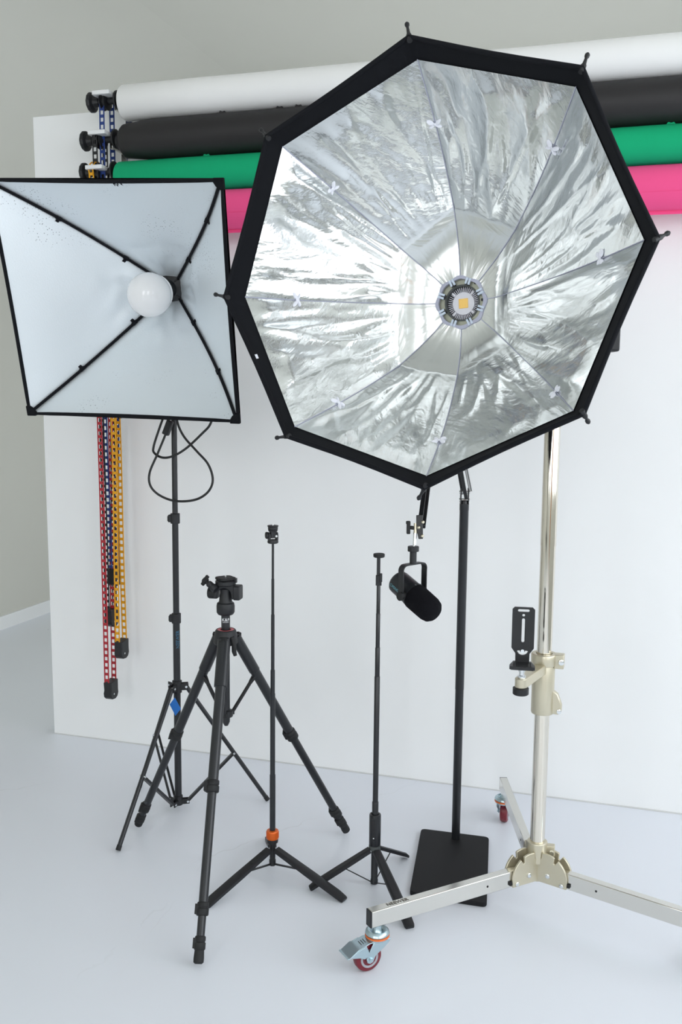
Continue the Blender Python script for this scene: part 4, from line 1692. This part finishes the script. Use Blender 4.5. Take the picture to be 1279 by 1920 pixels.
# centre column, spreader ring and its three arms
zb_ = zt_(1360)
mb = MB()
mb.lathe((tx, ty, zb_), UP, [(0, 0.006), (0.012, 0.0115), (0.020, 0.012), (zt_(1150) - zb_, 0.012)], 24)
mb.build('center_column', 'black_satin', trp)
z_sr = zt_(1338)
mb = MB()
mb.lathe((tx, ty, z_sr - 0.010), UP, [(0, 0.017), (0.002, 0.021), (0.020, 0.021), (0.023, 0.016)], 26)
for d in tdirs:
    mb.box(tb + UP * (z_sr + 0.002) + d * 0.020, d * 0.006, np.cross(UP, d) * 0.007, UP * 0.007)
mb.build('spreader_ring', 'black_plastic', trp, bevel=0.001)
for k, d in enumerate(tdirs):
    p0 = tb + UP * zt_(1200) + d * 0.036
    q = p0 + (TF[k] - p0) * t_at(p0, TF[k], 1262)
    a = tb + UP * (z_sr + 0.002) + d * 0.022
    m = a + (q - a) * 0.78
    mb = MB()
    sd = nrm(np.cross(UP, d))
    mb.beam(a, m, 0.011, 0.007)
    for s in (-1, 1):
        mb.beam(m - (q - a) * 0.03 + sd * s * 0.003, q + sd * s * 0.0085, 0.006, 0.008)
    mb.build('spreader_arm', 'black_plastic', trp, bevel=0.001)
# hanging lever and the crank-side strap on the right
pv = tb + UP * zt_(1190) + nrm(CR * 0.6 - CF * 0.75) * 0.036
mb = MB()
mb.tube([pv, pv + np.array([0.004, 0, -0.022]) + CR * 0.002, pv + np.array([0, 0, -0.045]) + CR * 0.006, pv + np.array([0, 0, -0.058]) + CR * 0.010], [0.007, 0.0075, 0.0072, 0.0055], 12)
mb.build('release_lever', 'black_rubber', trp)
# label band on the neck
zn0, zn1 = zt_(1168), zt_(1150)
mb = MB()
mb.lathe((tx, ty, zt_(1178)), UP, [(0, 0.0135), (zn1 - zt_(1178) + 0.004, 0.0135)], 26)
mb.build('neck', 'black_satin', trp)
toc = nrm(np.array([-tx, -ty, 0]))
lettering('brand_lettering', 'K&F', 0.013, np.array([tx, ty, zt_(1160.5)]) + toc * 0.0139, np.cross(UP, toc), UP, 'ink_white', trp)
lettering('brand_lettering', 'CONCEPT', 0.0042, np.array([tx, ty, zt_(1165)]) + toc * 0.0139, np.cross(UP, toc), UP, 'ink_white', trp)
# pan head
hd = nrm(CR * 0.98 - CF * 0.2)               # the tilt axis
hf = np.cross(hd, UP)
if hf @ CF > 0:
    hf = -hf
zh = lambda py: np.array([tx, ty, zt_(py)])
mb = MB()
b0 = zt_(1152.5)
b1 = zt_(1129)
hh = b1 - b0
mb.lathe((tx, ty, b0), UP, [(0, 0.019), (0.002, 0.0235), (hh * 0.22, 0.0275), (hh * 0.70, 0.0280), (hh * 0.93, 0.0262), (hh, 0.023)], 36)
head = mb.build('pan_head', 'black_plastic', trp)
mb = MB()
c1 = zt_(1104)
mb.lathe((tx, ty, b1), UP, [(0, 0.0215), (0.004, 0.0200), (c1 - b1 - 0.006, 0.0160), (c1 - b1, 0.0165), (c1 - b1 + 0.003, 0.012)], 30)
mb.build('tilt_neck', 'black_plastic', head)
# cradle: an arch bridging the neck with a cheek on either side
mb = MB()
ctr = zh(1110)
arch = []
for i in range(13):
    a = PI * i / 12
    arch.append((0.0225 * math.cos(a), -0.008 + 0.021 * math.sin(a)))
outl = [(-0.0225, -0.020), (-0.034, -0.020), (-0.040, 0.000), (-0.034, 0.018), (-0.027, 0.026), (0.024, 0.026), (0.034, 0.022), (0.034, -0.018), (0.0225, -0.020)] + arch
mb.prism(outl, ctr, hd, UP, 0.030)
mb.build('cradle', 'black_plastic', head, bevel=0.003)
mb = MB()
mb.lathe(ctr - hd * 0.030 - UP * 0.004, -hd, [(0, 0.016), (0.004, 0.0185), (0.019, 0.0185), (0.024, 0.0165), (0.026, 0.010)], 16)
mb.build('tilt_knob', 'black_rubber', head, angle=15)
mb = MB()
mb.prism(rrect(-0.020, 0.020, -0.022, 0.022, 0.006), ctr + hd * 0.0395 + UP * 0.001, hf, UP, 0.020)
mb.build('side_cheek', 'black_plastic', head, bevel=0.003)
mb = MB()
p1 = zh(1097)
mb.lathe(p1, UP, [(0, 0.026), (0.003, 0.031), (0.013, 0.031), (0.016, 0.028)], 36)
mb.build('plate_seat', 'black_plastic', head)
mb = MB()
pl_o = [(0.034 * math.cos(a) * (1 + 0.10 * math.cos(4 * a)), 0.030 * math.sin(a) * (1 + 0.10 * math.cos(4 * a))) for a in np.linspace(0, 2 * PI, 41)[:-1]]
ptop = p1 + UP * 0.021
mb.prism([(x * 0.86, y) for x, y in pl_o], ptop, hd, -hf, 0.007)
qp = mb.build('quick_release_plate', 'black_rubber', head, bevel=0.0015)
MB().lathe(ptop + UP * 0.003, UP, [(0, 0.0032), (0.005, 0.0030)], 12).build('plate_screw', 'bright', qp)
mb = MB()
mb.box(p1 + hd * 0.033 + UP * 0.016, hd * 0.003, hf * 0.006, UP * 0.007)
mb.build('plate_latch', 'black_plastic', head, bevel=0.001)
# folded pan handle stub at the left
mb = MB()
h0 = zh(1102) - hd * 0.024 + hf * 0.026
hdir = nrm(-hd * 0.80 + UP * 0.50 - hf * 0.25)
mb.lathe(h0 - hdir * 0.004, hdir, [(0, 0.011), (0.003, 0.0125), (0.014, 0.0125), (0.015, 0.0095), (0.018, 0.0105), (0.019, 0.009), (0.022, 0.0105), (0.023, 0.009), (0.026, 0.0105), (0.027, 0.009), (0.030, 0.0105), (0.034, 0.009), (0.036, 0.006), (0.044, 0.006)], 22)
mb.build('pan_handle', 'black_plastic', head)
wg = h0 + hdir * 0.044
wd = nrm(np.cross(hdir, hf))
mb = MB()
mb.box(wg, hdir * 0.006, wd * 0.017, hf * 0.006)
mb.lathe(wg - hdir * 0.008, hdir, [(0, 0.010), (0.014, 0.010)], 14)
mb.build('wing_screw', 'black_rubber', head, bevel=0.002)

# ================================================================== TELESCOPIC SELFIE TRIPOD WITH AN ORANGE COLLAR
S1 = at_z(511, 1642, 0)
sx, sy = S1[0], S1[1]
sb_ = np.array([sx, sy, 0])


def z1(py):
    return z_at(sx, sy, py)


s1 = thing('telescopic_stand', 'slim black extendable stand with an orange collar and a small tilt head', 'tripod', (sx, sy, 0))
cuts = [(1600, 1452, 0.0090), (1452, 1300, 0.0078), (1300, 1256, 0.0068), (1256, 1152, 0.0054), (1152, 1085, 0.0044), (1085, 1016, 0.0036)]
for a, b, r in cuts:
    mb = MB()
    mb.lathe((sx, sy, z1(a)), UP, [(0, r), (z1(b) - z1(a) - 0.001, r), (z1(b) - z1(a), r - 0.0008)], 20)
    mb.build('tube_section', 'black_satin', s1)
mb = MB()
n = 28
o0, o1 = z1(1572), z1(1556)
prof_o = [(0, 0.0178), (0.002, 0.0192), (o1 - o0 - 0.004, 0.0192), (o1 - o0 - 0.001, 0.0175), (o1 - o0, 0.012)]
mb.lathe((sx, sy, o0), UP, prof_o, 36)
for i in range(n):
    a = 2 * PI * i / n
    d = np.array([math.cos(a), math.sin(a), 0])
    mb.box((sx, sy, (o0 + o1) / 2) + d * 0.0190, d * 0.0008, np.cross(UP, d) * 0.0011, UP * (o1 - o0) * 0.33)
mb.build('lock_collar', 'orange', s1)
mb = MB()
q0, q1 = z1(1622), z1(1571)
mb.lathe((sx, sy, q0), UP, [(0, 0.0085), (0.001, 0.0100), (0.018, 0.0105), (0.020, 0.0088), (q1 - q0 - 0.016, 0.0095), (q1 - q0 - 0.013, 0.0172), (q1 - q0, 0.0184)], 28)
mb.build('leg_hub', 'black_plastic', s1)
SF = [at_z(647, 1686, 0.008), at_z(384, 1698, 0.008)]
df = [nrm(np.array([p[0] - sx, p[1] - sy, 0])) for p in SF]
d3 = nrm(-(df[0] + df[1]))
SF.append(sb_ + d3 * 0.25 + UP * 0.008)
df.append(d3)


def flat_leg(name_parent, root, base_, d, ft, ztop, w=0.032, th=0.012):
    """flat folding leg, wide face up, slanted end"""
    p0 = base_ + UP * ztop + d * 0.016
    ax = nrm(ft - p0)
    L = np.linalg.norm(ft - p0)
    sd = nrm(np.cross(UP, d))
    un = np.cross(ax, sd)
    if un[2] < 0:
        un = -un
    mb = MB()
    hw = w / 2
    prof = [(-hw, -th * 0.5), (-hw, th * 0.25), (-hw * 0.65, th * 0.5), (hw * 0.65, th * 0.5), (hw, th * 0.25), (hw, -th * 0.5)]
    m = len(prof)
    vs = []
    stations = [(0.0, 0.82), (L * 0.5, 1.0), (L * 0.88, 1.0), (L * 0.975, 0.97), (L, 0.78)]
    for t, sc_ in stations:
        dn = 0.0 if t < L * 0.9 else -th * 0.18
        vs += [p0 + ax * t + sd * x * sc_ + un * (y * (1 if t < L * 0.9 else 0.7) + dn) for x, y in prof]
    fs = []
    for i in range(len(stations) - 1):
        for k in range(m):
            k2 = (k + 1) % m
            fs.append((i * m + k, i * m + k2, (i + 1) * m + k2, (i + 1) * m + k))
    # the end caps
    for o in (0, (len(stations) - 1) * m):
        fs.append(tuple(range(o, o + m)))
    mb.add(vs, fs)
    return mb.build('leg', 'black_plastic', root, angle=30), p0, ax, L, un


for k in range(3):
    lg, p0, ax, L, un = flat_leg(None, s1, sb_, df[k], SF[k], z1(1590))
    if k == 1:
        mb = MB()
        sd_ = nrm(np.cross(un, ax))
        mb.prism(rrect(-0.026, 0.026, -0.008, 0.008, 0.006), p0 + ax * 0.05 + un * 0.006, ax, sd_, 0.004)
        mb.build('leg_button', 'black_rubber', lg, bevel=0.001)
    mb = MB()
    mb.beam(sb_ + UP * (z1(1621) + 0.004) + df[k] * 0.008, p0 + ax * L * 0.40 - un * 0.004, 0.007, 0.004)
    mb.build('brace', 'black_metal', s1, bevel=0.0008)
# tilt head
hx = nrm(CR * 0.93 + CF * 0.3)
hy = np.cross(UP, hx)
k0, k1 = z1(1019), z1(985)
kh = k1 - k0
mb = MB()
mb.lathe((sx, sy, k0), UP, [(0, 0.0125), (0.002, 0.0162), (0.007, 0.0165), (0.010, 0.0150), (0.012, 0.0150)], 26)
cc_ = np.array([sx, sy, k0])
for s in (-1, 1):
    mb.prism([(-0.010, 0.010), (0.010, 0.010), (0.010, kh * 0.50), (0.006, kh * 0.62), (-0.006, kh * 0.62), (-0.010, kh * 0.50)], cc_ + hx * s * 0.0115, hy, UP, 0.006)
hd1 = mb.build('tilt_base', 'black_plastic', s1, bevel=0.001)
mb = MB()
mb.lathe((sx, sy, k1 - 0.012), UP, [(0, 0.0148), (0.008, 0.0150), (0.0085, 0.0166), (0.0115, 0.0166), (0.012, 0.0158)], 28)
mb.box(cc_ + UP * kh * 0.52, hx * 0.0078, hy * 0.010, UP * kh * 0.20)
mb.lathe(cc_ + UP * kh * 0.66, UP, [(0, 0.0130), (0.006, 0.0148)], 24)
mb.build('tilt_top', 'black_plastic', hd1, bevel=0.0008)
MB().lathe((sx, sy, k1), UP, [(0, 0.0026), (0.004, 0.0024)], 10).build('mount_screw', 'bright', hd1)
MB().lathe(cc_ + UP * kh * 0.46 - hx * 0.0140, -hx, [(0, 0.007), (0.002, 0.0105), (0.007, 0.0105), (0.009, 0.008)], 18).build('tilt_knob', 'black_plastic', hd1)
MB().lathe(cc_ + UP * kh * 0.42 + hx * 0.0085 - hy * 0.0098, -hy, [(0, 0.0034), (0.0014, 0.0030)], 14).build('pivot_rivet', 'white_plastic', hd1)

# ================================================================== SELFIE STICK TRIPOD WITH THE GREY HANDLE
s2y = 2.70
S2 = at_y(704, 1500, s2y)
ux_, uy_ = S2[0], S2[1]
ub = np.array([ux_, uy_, 0])


def z2(py):
    return z_at(ux_, uy_, py)


s2 = thing('phone_stick_tripod', 'black extendable stick on three short legs with a thick handle, beside the square base plate', 'tripod', (ux_, uy_, 0))
for a, b, r in [(1530, 1503, 0.0098), (1505, 1268, 0.0084), (1268, 1214, 0.0074), (1214, 1150, 0.0064), (1152, 1095, 0.0058)]:
    mb = MB()
    h = z2(b) - z2(a)
    mb.lathe((ux_, uy_, z2(a)), UP, [(0, r), (h - 0.001, r), (h, r - 0.0006)], 20)
    mb.build('tube_section', 'black_satin', s2)
g0, g1 = z2(1583), z2(1526)
mb = MB()
mb.ring((ux_, uy_, g0), UP, [(0, 0.0085), (0, 0.0172), (0.002, 0.0178), (g1 - g0 - 0.003, 0.0178), (g1 - g0, 0.0168), (g1 - g0, 0.0118), (g1 - g0 - 0.02, 0.0105)], 32)
hnd = mb.build('handle', 'black_satin', s2)
toc = nrm(np.array([-ux_, -uy_, 0]))
mb = MB()
mb.box(ub + UP * (g0 + (g1 - g0) * 0.55) + toc * 0.0165 - np.cross(UP, toc) * 0.004, np.cross(UP, toc) * 0.0055, toc * 0.002, UP * (g1 - g0) * 0.36)
rem = mb.build('remote_button', 'black_plastic', hnd, bevel=0.0015)
MB().lathe(ub + UP * (g0 + (g1 - g0) * 0.28) + toc * 0.0184 - np.cross(UP, toc) * 0.004, toc, [(0, 0.002), (0.0006, 0.002)], 10).build('button_dot', 'ink_white', rem)
MB().lathe((ux_, uy_, z2(1592)), UP, [(0, 0.0165), (0.001, 0.0182), (z2(1584) - z2(1592), 0.0182)], 30).build('grey_ring', 'dark_grey', s2)
w0 = z2(1656)
mb = MB()
mb.lathe((ux_, uy_, w0), UP, [(0, 0.0095), (0.001, 0.0115), (0.013, 0.0118), (0.015, 0.0105), (z2(1590) - w0, 0.0105)], 26)
mb.build('lower_tube', 'black_satin', s2)
F2 = [at_z(580, 1664, 0.008), at_z(762, 1603, 0.008), at_z(770, 1738, 0.008)]
for ft in F2:
    d = nrm(np.array([ft[0] - ux_, ft[1] - uy_, 0]))
    lg, p0, ax, L, un = flat_leg(None, s2, ub, d, ft, z2(1592), w=0.030, th=0.013)
    mb = MB()
    mb.tube([ub + UP * (w0 + 0.006) + d * 0.010, p0 + ax * L * 0.45 - un * 0.004], 0.0018, 8)
    mb.build('brace', 'black_metal', s2)
mb = MB()
cp0 = z2(1096)
toR = np.cross(UP, toc)
mb.box(ub + UP * (z2(1088)), toR * 0.0088, toc * 0.007, UP * (z2(1078) - z2(1097)) / 2)
mb.box(ub + UP * z2(1083) + toR * 0.006, toR * 0.0045, toc * 0.0085, UP * 0.012)
mb.build('phone_joint', 'black_plastic', s2, bevel=0.0015)
mb = MB()
mb.box(ub + UP * (z2(1043) + z2(1082)) / 2 - toR * 0.001, toR * 0.0054, toc * 0.005, UP * (z2(1043) - z2(1082)) / 2)
mb.build('neck_bar', 'black_plastic', s2, bevel=0.001)
MB().lathe((ux_, uy_, z2(1045)), UP, [(0, 0.0140), (0.002, 0.0168), (0.009, 0.0172), (0.011, 0.0160), (0.0112, 0.0145), (0.0100, 0.014)], 30).build('top_disc', 'black_rubber', s2)

# ================================================================== MICROPHONE STAND AND MICROPHONE
pc = [at_z(790, 1553, 0.014), at_z(917, 1569, 0.014), at_z(913, 1694, 0.014), at_z(768, 1672, 0.014)]
mp0 = at_z(854.5, 1572, 0.014)
mx_, my_ = mp0[0], mp0[1]
mst = thing('microphone_stand', 'black microphone stand with a heavy rectangular floor plate and a folding boom arm', 'microphone stand', (mx_, my_, 0))
mb = MB()
poly = []
P2 = [p[:2] for p in pc]
for i in range(4):
    a, b, c = P2[i - 1], P2[i], P2[(i + 1) % 4]
    r = 0.018
    s0 = b + nrm(a - b) * r
    s1_ = b + nrm(c - b) * r
    for k in range(6):
        t = k / 5
        poly.append((1 - t) ** 2 * s0 + 2 * t * (1 - t) * b + t * t * s1_)
mb.prism([(p[0], p[1]) for p in poly], (0, 0, 0.007), XA, YA, 0.014)
mb.build('base_plate', 'plate', mst, bevel=0.002)
mz1 = z_at(mx_, my_, 944)
mb = MB()
mb.lathe((mx_, my_, 0.013), UP, [(0, 0.0140), (0.52, 0.0140), (0.522, 0.0146), (mz1 - 0.035, 0.0146), (mz1 - 0.034, 0.0152), (mz1 - 0.013, 0.0152)], 28)
mb.build('pole', 'black_satin', mst)
# boom: first pair of tubes rises behind the softbox, second pair comes down to the microphone
j0 = np.array([mx_, my_, mz1 + 0.012])
el = at_depth(828, 690, 2.80)
j2 = at_depth(791, 982, 2.275)
mb = MB()
for s in (-1, 1):
    mb.box(j0 + CR * s * 0.012 + UP * 0.012, CR * 0.0015, CF * 0.012, UP * 0.026)
mb.lathe((mx_, my_, mz1 - 0.002), UP, [(0, 0.013), (0.012, 0.011)], 20)
mb.build('pivot_bracket', 'black_metal', mst, bevel=0.001)
mb = MB()
for z in (0.0, 0.025):
    mb.cyl(j0 + CR * -0.017 + UP * z, j0 + CR * 0.017 + UP * z, 0.005, n=10)
mb.build('pivot_bolts', 'bright', mst)


def arm(a, b, off):
    ax = nrm(b - a)
    sd = nrm(np.cross(ax, CR))
    mb = MB()
    for s in (-1, 1):
        mb.beam(a + sd * s * off - CR * 0.004 * s, b + sd * s * off - CR * 0.004 * s, 0.011, 0.011, up=CR)
    return mb


arm(j0 + UP * 0.012, el, 0.014).build('lower_boom', 'black_metal', mst, bevel=0.0015)
arm(el, j2, 0.010).build('upper_boom', 'black_metal', mst, bevel=0.0015)
mb = MB()
mb.box(el, CR * 0.010, CF * 0.022, UP * 0.028)
mb.build('elbow', 'black_metal', mst, bevel=0.002)
# springs alongside the lower boom
for s in (-1, 1):
    a = j0 + UP * 0.028 + CR * 0.019
    b = j0 + (el - j0) * 0.42 + CR * 0.020
    if s > 0:
        a, b = el + (j2 - el) * 0.06 + CR * 0.016, el + (j2 - el) * 0.45 + CR * 0.016
    ax, s_, u_ = basis(b - a)
    L = np.linalg.norm(b - a)
    pts = [a + ax * L * i / 260 + (s_ * math.cos(i * 0.9) + u_ * math.sin(i * 0.9)) * 0.0045 for i in range(261)]
    MB().tube(pts, 0.0009, 5).build('spring', 'black_metal', mst)
# swivel end piece with bolts, wing knob and the plain spigot
mdep = 2.27
def mpt(x, y, dz=0.0):
    return at_depth(x, y, mdep + dz)
mb = MB()
a_, b_ = mpt(790, 975), mpt(792, 1008)
ax = nrm(b_ - a_)
poly = [(-0.012, -0.007), (0.030, -0.005), (0.045, -0.004), (0.045, 0.006), (0.020, 0.010), (-0.012, 0.008)]
mb.prism(poly, a_ - CR * 0.003, ax, nrm(np.cross(CF, ax)), 0.012)
mb.build('swivel_plate', 'black_metal', mst, bevel=0.001)
mb = MB()
for x, y in ((793, 979), (785, 989), (792, 1005)):
    c = mpt(x, y, -0.006)
    mb.ball(c, CR * 0.0042, UP * 0.0042, CF * 0.004, 12, 8)
mb.build('swivel_bolts', 'champagne', mst)
mb = MB()
mb.cyl(mpt(779.5, 981), mpt(779, 1000), 0.0046, n=16)
mb.build('swivel_socket', 'champagne', mst)
mb = MB()
mb.cyl(mpt(778.5, 999), mpt(777.5, 1024), 0.0044, n=16)
mb.build('spigot', 'bright', mst)
mb = MB()
mb.cyl(mpt(769, 989), mpt(777, 990), 0.0045, n=14)
mb.box(mpt(766, 989), CR * 0.0045, CF * 0.005, UP * 0.0155)
mb.box(mpt(765, 980), CR * 0.0045, CF * 0.005, UP * 0.004)
mb.build('wing_knob', 'black_rubber', mst, bevel=0.002)

# microphone
mct = at_depth(773.5, 1114, 2.25)
p_ = math.radians(25)
mdir = nrm((CR * 0.66 - CF * 0.75) * math.cos(p_) - UP * math.sin(p_))
mic = thing('microphone', 'black broadcast microphone with a foam front, hanging in a yoke from the boom arm', 'microphone', mct)
hang = mpt(777.5, 1024)
S_ = 1.0
mb = MB()
mb.lathe(mct - mdir * 0.060, mdir, [(0, 0.017), (0.0015, 0.024), (0.006, 0.0278), (0.012, 0.0288), (0.058, 0.0292), (0.0585, 0.0300), (0.066, 0.0304), (0.0665, 0.0290)], 44)
body = mb.build('body', 'black_satin', mic)
mb = MB()
mb.lathe(mct + mdir * 0.0062, mdir, [(0, 0.0305), (0.004, 0.0316), (0.028, 0.0314), (0.054, 0.0308), (0.066, 0.0278), (0.073, 0.0215), (0.077, 0.0130), (0.0785, 0.004)], 44)
mb.build('foam_windscreen', 'foam', mic, angle=70)
mb = MB()
side_m = nrm(np.cross(mdir, UP))             # level, across the microphone
if side_m @ CR > 0:
    side_m = -side_m
upm = nrm(np.cross(side_m, mdir))
if upm[2] < 0:
    upm = -upm
# yoke: strap down both sides, bridging over the top
topc = np.array([hang[0], hang[1], 0]) * 0 + mct + UP * 0
hz_ = proj(mct)
yw = 0.0385
ytop = z_at(mct[0], mct[1], 1057)
pts = []
for s, t in ((1, 0), (1, 0.35), (1, 0.70), (1, 0.86), (0.86, 0.965), (0.6, 1.0), (0, 1.0), (-0.6, 1.0), (-0.86, 0.965), (-1, 0.86), (-1, 0.70), (-1, 0.35), (-1, 0)):
    pts.append(mct + side_m * yw * s + UP * (ytop - mct[2]) * t)
pts = smooth_path(pts, 4)
fd = np.cross(side_m, UP)
vs, fs = [], []
for i, p in enumerate(pts):
    tg = nrm(pts[min(i + 1, len(pts) - 1)] - pts[max(i - 1, 0)])
    nn = np.cross(tg, fd)
    for q, h in ((-1, -1), (1, -1), (1, 1), (-1, 1)):
        vs.append(p + fd * q * 0.0078 + nn * h * 0.0016)
for i in range(len(pts) - 1):
    for k in range(4):
        k2 = (k + 1) % 4
        fs.append((i * 4 + k, i * 4 + k2, i * 4 + 4 + k2, i * 4 + 4 + k))
fs += [(0, 1, 2, 3), tuple(len(vs) - 4 + q for q in range(4))]
mb.add(vs, fs)
mb.build('yoke', 'black_metal', mic, angle=40)
for s in (-1, 1):
    MB().lathe(mct + side_m * s * 0.028, side_m * s, [(0, 0.009), (0.0095, 0.009), (0.010, 0.0105), (0.015, 0.0105), (0.016, 0.009)], 18).build('pivot_knob', 'black_rubber', mic, angle=20)
ytc = mct + UP * (ytop - mct[2])
mb = MB()
c1_, c2_ = proj(ytc), None
mb.cyl(ytc, np.array([ytc[0], ytc[1], z_at(ytc[0], ytc[1], 1033)]), 0.0082, n=22)
zk = z_at(ytc[0], ytc[1], 1033)
mb.lathe((ytc[0], ytc[1], zk - 0.001), UP, [(0, 0.0125), (0.001, 0.0133), (0.011, 0.0133), (0.012, 0.0125)], 26)
mb.build('mount_nut', 'black_plastic', mic)
# link between the spigot and the nut
nut_top = np.array([ytc[0], ytc[1], zk + 0.011])
MB().cyl(nut_top - UP * 0.004, hang + (nut_top - hang) * 0.05, 0.0046, n=16).build('threaded_stud', 'bright', mic)
# controls on the collar and the maker's lettering on the body
mb = MB()
for q in (-0.35, 0.0, 0.35):
    dd = nrm(upm * math.cos(q + 0.15) - side_m * math.sin(q + 0.15))
    mb.ball(mct + mdir * 0.0025 + dd * 0.0302, mdir * 0.0022, side_m * 0.0022, upm * 0.0015, 10, 6)
mb.build('control_dots', 'dark_grey', body)
ld = nrm(-CF * 0.9 - CR * 0.42 - UP * 0.22)
ld = nrm(ld - mdir * (ld @ mdir))
lettering('brand_lettering', 'FDUCE', 0.0085, mct - mdir * 0.0285 + ld * 0.0294, mdir, np.cross(ld, mdir), 'ink_teal', body, wrap=0.0292)
rg = mct - mdir * 0.0465 + ld * 0.0284
MB().ring(rg, ld, [(0, 0.0030), (0.0006, 0.0030), (0.0006, 0.0037), (0, 0.0037)], 20).build('brand_symbol', 'ink_teal', body)
